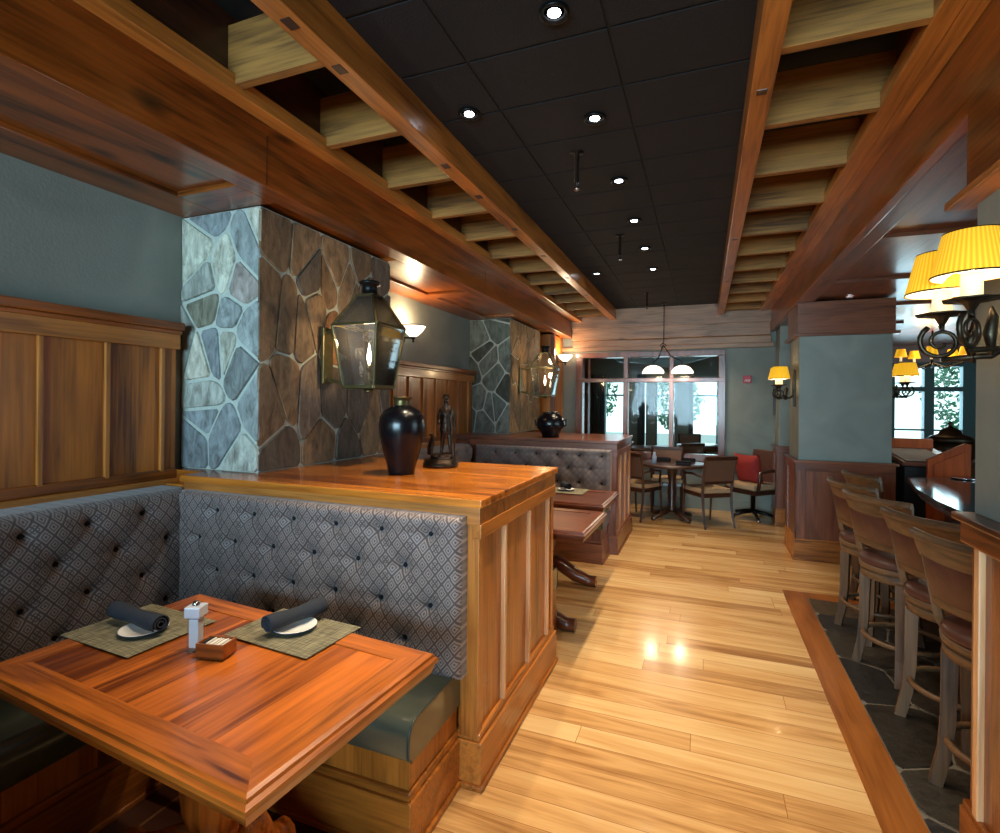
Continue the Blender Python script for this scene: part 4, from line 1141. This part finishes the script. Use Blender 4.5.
# ================================================================== WALL SCONCES
def spiral(c, r0, r1, turns, a0, plane, n=26):
    pts = []
    for k in range(n + 1):
        f = k / n; a = a0 + turns * 2 * PI * f; r = r0 + (r1 - r0) * f
        pts.append(Vector(c) + plane[0] * (r * math.cos(a)) + plane[1] * (r * math.sin(a)))
    return pts
def candle_arm(t, cx, cy, cz, W, tag_i):
    """shade with bottom diameter W, bottom at cz"""
    r = W / 2
    m = MB(); m.lathe([(r, 0), (r * 0.70, W * 0.66), (r * 0.68, W * 0.66), (r * 0.98, 0.0)], (0, 0, 0), 96, flute=46, fdepth=0.008, caps=False)
    s = m.build('lamp_shade', 'lamp_shade', t, local=True); s.location = (cx, cy, cz)
    m = MB(); m.lathe([(r * 0.965, 0.001), (r * 0.66, W * 0.655)], (cx, cy, cz), 48, caps=False); m.build('shade_liner', 'shade_liner', t, local=True)
    m = MB(); m.lathe([(r + 0.001, -0.001), (r + 0.001, 0.004), (r - 0.001, 0.004)], (cx, cy, cz), 48, caps=False)
    m.build('shade_trim', 'iron', t, local=True)
    m = MB(); m.lathe([(r * 0.70 + 0.001, W * 0.65), (r * 0.70 + 0.001, W * 0.665), (r * 0.68, W * 0.665)], (cx, cy, cz), 48, caps=False)
    m.build('shade_trim', 'iron', t, local=True)
    m = MB(); m.lathe([(W * 0.13, -W * 0.32), (W * 0.135, -W * 0.30), (W * 0.13, W * 0.05), (0.0005, W * 0.055)], (cx, cy, cz), 20); m.build('candle', 'candle', t, local=True)
    m = MB(); m.sphere((cx, cy, cz + W * 0.22), W * 0.10, (1, 1, 1.4), 12); m.build('bulb', 'bulb', t, local=True)
    m = MB()
    m.lathe([(0.0005, -W * 0.52), (W * 0.05, -W * 0.50), (W * 0.10, -W * 0.40), (W * 0.26, -W * 0.345), (W * 0.34, -W * 0.36), (W * 0.35, -W * 0.335), (W * 0.24, -W * 0.315), (W * 0.13, -W * 0.31)], (cx, cy, cz), 32, flute=8, fdepth=0.06)
    m.build('drip_cup', 'iron', t, local=True)
def sconce(label, loc, W, reach, arms, rz=0, energy=8):
    """plate on the wall at local origin; local -x is away from the wall"""
    t = thing('wall_sconce', label, 'wall lamp', loc, rz, 'yellow shaded sconces')
    m = MB(); m.box(-0.02, 0, -0.045, 0.045, -0.17, 0.20, 0.008); m.lathe([(0.035, 0), (0.03, 0.02), (0.012, 0.03)], (0, 0, 0), 20, M=Matrix.Rotation(R(-90), 4, 'Y')); m.build('back_plate', 'iron', t, local=True)
    for i, (ax, ay, az) in enumerate(arms):
        candle_arm(t, ax, ay, az, W, i)
        U = Vector((ax, ay, 0)).normalized(); V = Vector((0, 0, 1))
        L = Vector((ax, ay, 0)).length
        base = Vector((ax, ay, az - W * 0.5))
        sr = W * 0.30
        cc = base + V * (-sr) + U * (sr * 0.05)
        pts = spiral(cc, 0.012, sr, 1.6, R(200), (U, V), 30)
        m = MB(); m.tube(pts, [0.004 + 0.004 * k / len(pts) for k in range(len(pts))], 8)
        last = pts[-1]
        lo = Vector((0, 0, az - W * 1.05)) + U * (L * 0.35)
        up = U * (L * 0.12) + Vector((0, 0, az - W * 0.2))
        m.tube([cc + V * -sr, lo + U * L * 0.1 + V * -0.0, lo, U * (L * 0.12) + Vector((0, 0, az - W * 0.9)), up, U * 0.01 + Vector((0, 0, az + W * 0.5))], [0.008, 0.009, 0.010, 0.011, 0.010, 0.008], 8)
        m.tube([base, base - V * 0.02, cc + V * sr * 0.9], [0.008] * 3, 8)
        m.build('arm', 'iron', t, local=True)
        m = MB(); lf = lo + U * (L * 0.22)
        m.tube([lf + V * (-0.02), lf + V * 0.04 + U * 0.01, lf + V * 0.09 - U * 0.005, lf + V * 0.12], [0.006, 0.017, 0.013, 0.002], 8); m.build('leaf', 'iron', t, local=True)
        M_ = Matrix.Rotation(rz, 4, 'Z')
        wp = M_ @ Vector((ax, ay, az + W * 0.2)) + Vector(loc)
        point('sconce_lamp', wp, energy, (1, 0.66, 0.28), 0.02)
    return t
sconce('iron sconce with two pleated yellow shades on the nearest column at right', (0.852, 1.98, 1.78), 0.185, 0.2, [(-0.165, -0.15, 0.13), (-0.175, 0.015, 0.115)], energy=5)
sconce('iron sconce with yellow shade on the aisle side of the middle column', (0.88, 6.22, 1.70), 0.19, 0.16, [(-0.15, -0.06, 0.12), (-0.15, 0.12, 0.12)], energy=6)
sconce('iron sconce with yellow shade on the bar side of the middle column', (1.66, 6.25, 1.72), 0.19, 0.16, [(-0.16, 0.10, 0.12), (-0.16, -0.02, 0.12)], rz=R(180), energy=6)

# ================================================================== BAR STOOLS
def make_stool():
    t = thing('bar_stool', 'x', 'bar stool', (0, 0, 0), 0, 'bar stools')
    # local +y is the facing direction, back rest at -y
    for sx, sy in ((-1, -1), (1, -1), (-1, 1), (1, 1)):
        m = MB(); a = Vector((sx * 0.135, sy * 0.135, 0.555)); b_ = Vector((sx * 0.165, sy * 0.165, 0.0)); mid = Vector((sx * 0.138, sy * 0.138, 0.28))
        m.tube([a, (a + mid) / 2, mid, (mid + b_) / 2 - Vector((sx * 0.006, sy * 0.006, 0)), b_], [0.038, 0.036, 0.034, 0.032, 0.031], 4, smooth=False)
        m.build('leg', 'stool_z', t, local=True)
    m = MB(); m.tube([(0.20 * math.cos(2 * PI * k / 32), 0.20 * math.sin(2 * PI * k / 32), 0.20) for k in range(32)], 0.014, 8, closed=True); m.build('foot_ring', 'stool_x', t, local=True)
    m = MB(); m.lathe([(0.19, 0.545), (0.215, 0.55), (0.218, 0.585), (0.20, 0.592), (0.222, 0.60), (0.226, 0.625), (0.21, 0.632), (0.0005, 0.632)], n=48); m.build('seat_frame', 'stool_x', t, local=True)
    m = MB(); m.lathe([(0.218, 0.628), (0.224, 0.645), (0.212, 0.668), (0.16, 0.684), (0.0005, 0.688)], n=48); m.build('seat_pad', 'leather_brown', t, local=True)
    # back: curved stiles, crest and pad
    def arc(x, lean, bow=0.05):   # y of the back at width x
        return -0.185 - lean - 0.0 + bow * ((x / 0.24) ** 2)
    for s_ in (-1, 1):
        m = MB(); m.tube([(s_ * 0.175, -0.09, 0.60), (s_ * 0.187, -0.128, 0.68), (s_ * 0.197, -0.148, 0.80), (s_ * 0.213, -0.170, 0.955)], [0.022, 0.022, 0.021, 0.020], 4, smooth=False); m.build('back_post', 'stool_z', t, local=True)
    def slab(z0, z1, th, w0, w1, l0, l1, name, mat, scroll=False, bow=0.07):
        m = MB(); n = 16; rows = []
        for (z, w_, l) in ((z0, w0, l0), ((z0 + z1) / 2, (w0 + w1) / 2, (l0 + l1) / 2 + 0.002), (z1, w1, l1)):
            for d in (0,):
                f = [m.bm.verts.new((-w_ + 2 * w_ * k / n, arc(-w_ + 2 * w_ * k / n, l, bow), z)) for k in range(n + 1)]
                rows.append(f)
        for r_ in range(2):
            for k in range(n):
                q = m.bm.faces.new((rows[r_][k], rows[r_][k + 1], rows[r_ + 1][k + 1], rows[r_ + 1][k])); q.smooth = True
        o = m.build(name, mat, t, local=True)
        so = o.modifiers.new('thickness', 'SOLIDIFY'); so.thickness = th; so.offset = 0
        bv = o.modifiers.new('edge', 'BEVEL'); bv.width = 0.005; bv.segments = 2
        return o
    slab(0.920, 1.005, 0.032, 0.235, 0.252, 0.035, 0.065, 'crest_rail', 'stool_x')
    m = MB()
    pts = [(-0.252 + 0.504 * k / 16, arc(-0.252 + 0.504 * k / 16, 0.072, 0.07), 1.008) for k in range(17)]
    m.tube(pts, 0.021, 10); m.build('crest_roll', 'stool_x', t, local=True)
    slab(0.765, 0.925, 0.034, 0.185, 0.20, 0.0, 0.034, 'back_pad', 'leather_brown', bow=0.06)
    slab(0.725, 0.768, 0.028, 0.188, 0.192, -0.012, 0.0, 'lower_rail', 'stool_x', bow=0.06)
    return t
st = make_stool()
def az(dx, dy): return math.atan2(dy, dx) - PI / 2
stools = [((1.12, 2.60), (0.86, 0.50), 'nearest weathered wood bar stool, partly behind the right edge column'),
          ((1.15, 3.12), (0.86, 0.50), 'second bar stool from the camera, its round seat half hidden'),
          ((1.09, 3.68), (0.92, 0.40), 'third bar stool, leather back and two grey legs fully in view'),
          ((1.10, 4.22), (0.95, 0.32), 'fourth bar stool, mostly hidden behind the third'),
          ((1.30, 4.80), (0.97, 0.22), 'farthest bar stool, only its crest rail showing by the column')]
for i, (p, d, lab) in enumerate(stools):
    if i == 0:
        st.location = (p[0], p[1], 0.004); st.rotation_euler = (0, 0, az(*d)); st['label'] = lab
    else: dup(st, (p[0], p[1], 0.004), az(*d), lab)

# bar counter
t = thing('bar_counter', 'polished dark stone bar top behind the bar stools', 'bar counter', (1.9, 4.2, 0))
poly = [(1.41, 2.35), (1.40, 3.7), (1.41, 4.2), (1.47, 4.75), (1.62, 5.45), (2.0, 5.70), (2.6, 5.80), (2.9, 5.4), (2.9, 2.35)]
m = MB(); m.prism(poly, 0.90, 0.935, None, 0.006); m.build('counter_top', 'granite', t)
m = MB(); m.prism([(x + (0.03 if x < 1.9 else 0), y) for x, y in poly], 0.86, 0.90, None, 0.004); m.build('edge_moulding', 'dark_y', t)
m = MB(); m.prism([(x + (0.22 if x < 1.9 else 0), y - (0.12 if y > 5.3 else 0)) for x, y in poly], 0.0, 0.86, None, 0.004); m.build('bar_front', 'dark_z', t)
t = thing('tip_box', 'small orange wood box glowing under the bar top', 'box', (1.35, 4.3, 0))
t.location = (1.6, 4.2, 0.0); ORG[t.name] = Vector((0, 0, 0)); 
bpy.data.objects.remove(t)
# small tray and things on the bar
m = MB(); m.lathe([(0.0005, 0), (0.09, 0), (0.10, 0.012), (0.09, 0.015), (0.0005, 0.006)], (2.05, 5.55, 0.9355), 28); tag(m.build('serving_tray', 'chrome'), 'small round metal tray on the far end of the bar', 'tray')
# host stand
t = thing('host_stand', 'orange wood reception desk with a sloping raised side panel beyond the bar', 'desk', (2.0, 6.4, 0))
Mx = Matrix.Translation((1.50, 5.95, 0)) @ Matrix.Rotation(R(0), 4, 'Z')
def qprism(pts3, dx, name, mat):
    m = MB(); a = [m.bm.verts.new(p) for p in pts3]; b_ = [m.bm.verts.new((p[0] + dx[0], p[1] + dx[1], p[2] + dx[2])) for p in pts3]
    n = len(a); m.bm.faces.new(a); m.bm.faces.new(list(reversed(b_)))
    for k in range(n): m.bm.faces.new((a[k], b_[k], b_[(k + 1) % n], a[(k + 1) % n]))
    return m.build(name, mat, t)
HX0, HX1, HXR, HY0, HY1 = 1.76, 1.94, 2.26, 6.0, 6.85
qprism([(HX1, HY0, 0), (HXR, HY0, 0), (HXR, HY0, 1.20), (HXR - 0.04, HY0, 1.21), (HX1, HY0, 1.05)], (0, 0.04, 0), 'side_panel', 'orange_wood')
qprism([(HX1 + 0.05, HY0 - 0.008, 0.3), (HXR - 0.05, HY0 - 0.008, 0.3), (HXR - 0.05, HY0 - 0.008, 1.13), (HX1 + 0.05, HY0 - 0.008, 1.01)], (0, 0.008, 0), 'panel_moulding', 'orange_wood')
qprism([(HX0, HY0 + 0.045, 1.02), (HXR, HY0 + 0.045, 1.02), (HXR, HY1, 1.10), (HX0, HY1, 1.10)], (0, 0, -0.04), 'desk_top', 'red_x')
MB().box(HX0, HXR, HY1, HY1 + 0.04, 0, 1.20, 0.004).build('back_panel', 'orange_wood', t)
MB().box(HX0 + 0.02, HXR - 0.05, HY0 + 0.06, HY1, 0, 0.97, 0.004).build('cabinet', 'dark_rubber', t)
t = thing('paper_sheet', 'white paper sheet lying on the reception desk', 'paper', (2.0, 6.4, 1.06))
qprism([(HX0 + 0.03, HY0 + 0.06, 1.029), (HXR - 0.10, HY0 + 0.06, 1.029), (HXR - 0.10, HY1 - 0.1, 1.095), (HX0 + 0.03, HY1 - 0.1, 1.095)], (0, 0, 0.003), 'sheet', 'paper_white')
t = thing('copper_urn', 'dark lidded urn silhouetted against the bar room window', 'urn', (2.88, 8.2, 0))
m = MB(); m.lathe([(0.30, 0.0), (0.30, 0.84), (0.32, 0.87), (0.0005, 0.87)], (2.88, 8.2, 0), 24); m.build('stand', 'dark_z', t)
m = MB(); m.lathe([(0.20, 0.87), (0.26, 0.92), (0.28, 1.02), (0.25, 1.09), (0.20, 1.12)], (2.88, 8.2, 0), 32); m.build('bowl', 'iron', t)
m = MB(); m.lathe([(0.26, 1.11), (0.20, 1.17), (0.12, 1.20), (0.10, 1.25), (0.03, 1.29), (0.015, 1.31), (0.03, 1.335), (0.0005, 1.365)], (2.88, 8.2, 0), 32); m.build('lid', 'iron', t)

# chandelier in the bar room
t = thing('chandelier', 'iron chandelier with small yellow shades hanging in the bar room', 'chandelier', (2.95, 9.0, 2.2))
m = MB(); m.tube([(2.95, 9.0, 2.60), (2.95, 9.0, 2.1)], 0.012, 8); 
for k in range(5):
    a = 2 * PI * k / 5 + 0.6; ca, sa = math.cos(a), math.sin(a)
    m.tube([(2.95, 9.0, 2.15), (2.95 + 0.16 * ca, 9 + 0.16 * sa, 2.08), (2.95 + 0.34 * ca, 9 + 0.34 * sa, 2.14), (2.95 + 0.36 * ca, 9 + 0.36 * sa, 2.2)], 0.010, 8)
m.build('frame', 'iron', t)
for k in range(5):
    a = 2 * PI * k / 5 + 0.6; x_, y_ = 2.95 + 0.36 * math.cos(a), 9 + 0.36 * math.sin(a)
    m = MB(); m.lathe([(0.075, 2.24), (0.05, 2.35)], (x_, y_, 0), 28, caps=False); m.build('lamp_shade', 'lamp_shade', t)
    m = MB(); m.lathe([(0.015, 2.18), (0.015, 2.26), (0.0005, 2.27)], (x_, y_, 0), 12); m.build('candle', 'candle', t)
point('chandelier_lamp', (2.95, 9.0, 2.3), 14, (1, 0.7, 0.35), 0.2)

# ================================================================== FAR ROUND TABLE AND CHAIRS
t = thing('round_table', 'dark round dining table below the pendant lamps', 'table', (-0.40, 7.42, 0))
m = MB(); m.lathe([(0.43, 0.715), (0.45, 0.725), (0.45, 0.745), (0.44, 0.75), (0.0005, 0.75)], n=56); m.build('tabletop', 'dark_x', t, local=True)
m = MB(); m.lathe([(0.06, 0.10), (0.07, 0.14), (0.045, 0.20), (0.06, 0.35), (0.045, 0.5), (0.07, 0.66), (0.12, 0.715)], n=28); m.build('pedestal', 'dark_z', t, local=True)
for k in range(4):
    a = PI / 4 + k * PI / 2; m = MB(); m.tube([(0.04 * math.cos(a), 0.04 * math.sin(a), 0.13), (0.18 * math.cos(a), 0.18 * math.sin(a), 0.07), (0.33 * math.cos(a), 0.33 * math.sin(a), 0.028)], [0.03, 0.028, 0.027], 8); m.build('foot', 'dark_x', t, local=True)
def make_chair():
    t = thing('dining_chair', 'x', 'chair', (0, 0, 0), 0, 'dining chairs at the round table')
    for sx in (-1, 1):
        m = MB(); m.tube([(sx * 0.20, 0.20, 0.42), (sx * 0.205, 0.215, 0.2), (sx * 0.20, 0.225, 0.0)], [0.022, 0.018, 0.014], 4, smooth=False); m.build('leg', 'dark_z', t, local=True)
        m = MB(); m.tube([(sx * 0.20, -0.20, 0.46), (sx * 0.20, -0.215, 0.25), (sx * 0.205, -0.27, 0.0)], [0.023, 0.020, 0.015], 4, smooth=False); m.build('leg', 'dark_z', t, local=True)
        m = MB(); m.tube([(sx * 0.20, -0.20, 0.42), (sx * 0.208, -0.235, 0.68), (sx * 0.215, -0.285, 0.89)], [0.022, 0.021, 0.020], 4, smooth=False); m.build('back_post', 'dark_z', t, local=True)
    m = MB(); m.box(-0.215, 0.215, -0.215, 0.215, 0.38, 0.43, 0.006); m.build('seat_frame', 'dark_x', t, local=True)
    m = MB(); m.box(-0.215, 0.215, -0.21, 0.22, 0.43, 0.485, 0.016); m.build('seat_pad', 'tan_fabric', t, local=True)
    def tilt(z): return -0.20 - (z - 0.42) * 0.16 - max(0, z - 0.68) * 0.06
    for z0, z1, th, nm, mt in ((0.855, 0.90, 0.034, 'top_rail', 'dark_x'), (0.555, 0.585, 0.028, 'lower_rail', 'dark_x'), (0.585, 0.855, 0.022, 'back_panel', 'brown_cane')):
        m = MB(); m.bar((0, tilt(z0), z0), (0, tilt(z1), z1), 0.40 if nm != 'top_rail' else 0.44, th, 0.004, up=(0, -1, 0)); m.build(nm, mt, t, local=True)
    for sx in (-1, 1):
        m = MB(); m.tube([(sx * 0.205, -0.22, 0.64), (sx * 0.235, -0.02, 0.665), (sx * 0.235, 0.14, 0.65), (sx * 0.215, 0.17, 0.60), (sx * 0.205, 0.17, 0.43)], 0.015, 8); m.build('armrest', 'dark_y', t, local=True)
    return t
ch = make_chair()
ch.location = (0.04, 7.27, 0); ch.rotation_euler = (0, 0, R(34)); ch['label'] = 'brown dining chair right of the round table, back toward the camera'
dup(ch, (-0.82, 7.34, 0), R(-28), 'brown dining chair left of the round table, beside the far divider')
dup(ch, (-0.50, 7.98, 0), R(183), 'brown dining chair behind the round table, under the window')
# swivel chair with a red pillow
t = thing('swivel_chair', 'dark swivel armchair in the corner holding a red pillow', 'chair', (0.62, 7.86, 0), R(135))
m = MB(); m.lathe([(0.03, 0.10), (0.03, 0.34), (0.06, 0.37)], n=18); m.build('post', 'black_metal', t, local=True)
for k in range(5):
    a = 2 * PI * k / 5; m = MB(); m.tube([(0, 0, 0.11), (0.14 * math.cos(a), 0.14 * math.sin(a), 0.09), (0.28 * math.cos(a), 0.28 * math.sin(a), 0.055)], [0.028, 0.022, 0.018], 8)
    f_ = m.build('base_leg', 'black_metal', t, local=True)
    m = MB(); m.sphere((0.28 * math.cos(a), 0.28 * math.sin(a), 0.027), 0.027, (1, 1, 1), 12); m.build('caster', 'chrome', f_, local=True)
m = MB(); m.box(-0.25, 0.25, -0.24, 0.25, 0.36, 0.42, 0.015); m.build('seat_frame', 'dark_x', t, local=True)
m = MB(); m.box(-0.23, 0.23, -0.20, 0.25, 0.42, 0.50, 0.03); m.build('seat_pad', 'tan_fabric', t, local=True)
m = MB(); m.bar((0, -0.22, 0.42), (0, -0.30, 0.92), 0.48, 0.05, 0.015, up=(0, -1, 0)); m.build('backrest', 'leather_brown', t, local=True)
for sx in (-1, 1):
    m = MB(); m.tube([(sx * 0.25, -0.26, 0.66), (sx * 0.27, 0.0, 0.68), (sx * 0.265, 0.18, 0.66), (sx * 0.25, 0.2, 0.42)], 0.022, 8); m.build('armrest', 'dark_y', t, local=True)
t = MB()
n = 14; g = []
for sgn in (1, -1):
    rows = []
    for i in range(n + 1):
        row = []
        for j in range(n + 1):
            u, v = -1 + 2 * i / n, -1 + 2 * j / n
            th = 0.075 * (max(0, (1 - u ** 4) * (1 - v ** 4))) ** 0.6
            k_ = 1 - 0.10 * (1 - abs(u)) * abs(v) ** 3 - 0.0
            row.append(t.bm.verts.new((u * 0.20 * (1 - 0.08 * (1 - v * v)), sgn * th, v * 0.20 * (1 - 0.08 * (1 - u * u)))))
        rows.append(row)
    for i in range(n):
        for j in range(n):
            f = t.bm.faces.new((rows[i][j], rows[i + 1][j], rows[i + 1][j + 1], rows[i][j + 1])); f.smooth = True
bmesh.ops.remove_doubles(t.bm, verts=t.bm.verts, dist=0.0005)
pl = t.build('throw_pillow', 'red_fabric')
pl.location = (0.585, 7.83, 0.49); pl.rotation_euler = (R(-12), 0, R(135))
tag(pl, 'square red throw pillow on the swivel chair by the corner', 'pillow')
# table settings on the round table
m = MB(); m.lathe([(0.0005, 0), (0.03, 0), (0.032, 0.09), (0.018, 0.12), (0.016, 0.15), (0.0005, 0.152)], (-0.62, 7.28, 0.751), 20); tag(m.build('water_carafe', 'gray_shaker'), 'small clear bottle at the left side of the round table', 'bottle')
for i, (x_, y_, lab) in enumerate(((-0.25, 7.22, 'folded black napkin at the near right of the round table'), (-0.52, 7.60, 'folded black napkin behind the bottle on the round table'), (-0.20, 7.62, 'folded black napkin at the far right of the round table'))):
    m = MB(); m.box(x_ - 0.09, x_ + 0.09, y_ - 0.05, y_ + 0.05, 0.751, 0.775, 0.01); m.tube([(x_ - 0.09, y_, 0.785), (x_ + 0.09, y_, 0.785)], 0.022, 8)
    tag(m.build('folded_napkin', 'black_cloth'), lab, 'napkin', 'napkins on the round table')
# pendant fixture
t = thing('pendant_lamp', 'dark iron pendant with white glass dome shades above the round table', 'pendant lamp', (-0.55, 7.80, 2.0))
m = MB(); m.tube([(-0.55, 7.8, ZC), (-0.55, 7.8, 2.42)], 0.006, 8); m.lathe([(0.05, ZC - 0.02), (0.05, ZC)], (-0.55, 7.8, 0), 20)
m.build('stem', 'black_metal', t)
m = MB(); m.tube([(-0.55, 7.8, 2.42), (-0.60, 7.8, 2.38), (-0.56, 7.8, 2.33), (-0.52, 7.8, 2.38), (-0.56, 7.8, 2.41)], 0.007, 8)
m.tube([(-0.56, 7.8, 2.38), (-0.62, 7.8, 2.2), (-0.69, 7.79, 2.14), (-0.69, 7.79, 2.09)], 0.008, 8)
m.tube([(-0.56, 7.8, 2.38), (-0.45, 7.82, 2.22), (-0.32, 7.85, 2.16), (-0.30, 7.86, 2.09)], 0.008, 8); m.build('arms', 'black_metal', t)
for x_, y_ in ((-0.69, 7.79), (-0.30, 7.86)):
    m = MB(); m.lathe([(0.150, 1.985), (0.140, 2.02), (0.10, 2.065), (0.04, 2.09), (0.03, 2.09), (0.09, 2.055), (0.13, 2.015), (0.14, 1.985)], (x_, y_, 0), 36, caps=False); s_ = m.build('shade', 'opal_glass', t)
    m = MB(); m.sphere((x_, y_, 2.03), 0.03); m.build('bulb', 'bulb', s_)
    point('pendant_lamp_light', (x_, y_, 1.97), 9, (1, 0.84, 0.62), 0.06)
# fire alarm sign
t = thing('alarm_sign', 'small red fire alarm plate with white lettering on the back wall', 'sign', (0.565, YB, 1.9))
MB().box(0.51, 0.62, YB - 0.03, YB, 1.85, 1.96, 0.006).build('plate', 'sign_red', t)
cu = bpy.data.curves.new('lettering', 'FONT'); cu.body = 'FIRE'; cu.size = 0.042; cu.align_x = 'CENTER'; cu.extrude = 0.001; cu.shear = 0.4
me_o = bpy.data.objects.new('lettering_curve', cu); col.objects.link(me_o)
dg = bpy.context.evaluated_depsgraph_get(); me = bpy.data.meshes.new_from_object(me_o.evaluated_get(dg))
bpy.data.objects.remove(me_o); me.materials.append(MATS['sign_white'])
o = bpy.data.objects.new('lettering', me); col.objects.link(o); o.parent = t
o.location = (-0.003, -0.032, -0.026); o.rotation_euler = (R(90), 0, 0)
# framed picture on the right wall
t = thing('wall_picture', 'narrow dark framed picture beside the far right column', 'picture', (0.92, 8.09, 1.6))
m = MB(); m.box(0.895, 0.93, 7.98, 8.24, 1.40, 1.86, 0.006); m.build('frame', 'dark_z', t)
MB().box(0.89, 0.896, 8.01, 8.21, 1.44, 1.82, 0.001).build('print', 'picture', t)
# chair rail under the window
struct_box('trim_6', -2.14, 0.93, YB - 0.03, YB, 0.60, 0.70, 'red_x', 0.005)
struct_box('baseboard_back', -2.14, 0.93, YB - 0.02, YB, 0.0, 0.16, 'plaster', 0.003)

# ================================================================== FAR DINING ROOM
def far_table(label, x, y):
    t = thing('dining_table', label, 'table', (x, y, 0))
    m = MB(); m.lathe([(0.5, 0.66), (0.51, 0.74), (0.50, 0.75), (0.0005, 0.75)], n=40); m.build('tabletop', 'dark_x', t, local=True)
    m = MB(); m.lathe([(0.26, 0.0), (0.24, 0.04), (0.05, 0.08), (0.05, 0.66)], n=20); m.build('pedestal', 'black_metal', t, local=True)
    return t
far_table('dark round table in the far room, seen through the middle pane', -0.95, 9.9)
far_table('dark round table in the far room, seen through the right pane', 0.0, 11.0)
far_table('dark round table in the far room beside the grey curtain', -1.9, 11.3)
ft = [(-1.45, 9.35, -40, 'dark chair in the far room left of the middle pane table'), (-0.35, 9.35, 40, 'dark chair in the far room right of the middle pane table'),
      (0.45, 10.25, 30, 'dark chair in the far room at the right pane, near side'), (-0.3, 11.8, 180, 'dark chair in the far room behind the right pane table'),
      (-1.75, 10.4, 0, 'dark chair in the far room before the curtain')]
for x_, y_, a, lab in ft: dup(ch, (x_, y_, 0), R(a), lab, 'chairs in the far dining room')
for x0_, x1_, lab in ((-2.62, -2.26, 'grey curtain at the far room window, left one'), (-1.50, -1.32, 'narrow grey curtain between the far room windows'), (-0.34, -0.24, 'thin grey curtain beside the right far window')):
    m = MB(); n = 40; A = []; B = []
    for k in range(n + 1):
        f = k / n; xx = x0_ + (x1_ - x0_) * f; yy_ = 12.86 + 0.03 * math.sin(k * 1.3)
        A.append((xx, yy_)); B.append((xx, yy_ + 0.012))
    m.prism(A + B[::-1], 0.0, 2.25); tag(m.build('curtain', 'curtain'), lab, 'curtain', 'far room curtains')
t = thing('ceiling_duct', 'pale round air duct under the far room ceiling', 'duct', (-0.9, 10.5, 2.5))
m = MB(); m.tube([(-1.7, 11.5, 2.55), (-1.4, 10.9, 2.5), (-1.1, 10.6, 2.45), (-0.6, 10.4, 2.35), (0.3, 10.3, 2.6), (0.9, 10.3, 2.62)], 0.13, 20); m.build('pipe', 'duct', t)
t = thing('beige_partition', 'warm lit beige partition in the far room behind the left pane', 'partition', (-2.2, 9.6, 0))
plain('beige', rgb(190, 160, 120), 0.7, noise=0.05)
MB().box(-2.65, -2.10, 9.7, 9.85, 0, 2.6, 0.004).build('panel', 'beige', t)
MB().box(-2.10, -2.02, 9.68, 9.87, 0, 2.6, 0.004).build('post', 'red_z', t)
# trees outside
rt = random.Random(9)
for i, (x_, y_, s_, lab) in enumerate(((-3.6, 17.5, 1.0, 'green tree outside the far room, left'), (-0.9, 18.5, 0.9, 'green tree outside between the far windows'), (6.35, 17.0, 1.0, 'green tree outside the bar room window'))):
    t = thing('tree', lab, 'tree', (x_, y_, -0.1))
    m = MB(); m.tube([(0, 0, 0), (0.05, 0, 0.8), (0, 0.05, 1.7)], [0.12, 0.09, 0.06], 8); m.build('trunk', 'dark_z', t, local=True)
    m = MB()
    for k in range(900):
        a = rt.uniform(0, 2 * PI); rr_ = rt.uniform(0.2, 1.0) ** 0.5 * 1.0 * s_; z_ = rt.uniform(0.9, 2.9) * s_
        rr_ *= math.sin(min(PI, max(0.15, (z_ / s_ - 0.6) / 2.6 * PI)))
        c = Vector((rr_ * math.cos(a), rr_ * math.sin(a), z_)); u = Vector((rt.uniform(-1, 1), rt.uniform(-1, 1), rt.uniform(-1, 1))).normalized(); v = u.orthogonal().normalized()
        L = 0.09
        vs = [m.bm.verts.new(c + u * L), m.bm.verts.new(c + v * L * 0.5), m.bm.verts.new(c - u * L), m.bm.verts.new(c - v * L * 0.5)]; m.bm.faces.new(vs)
    m.build('foliage', 'leaf', t, local=True)
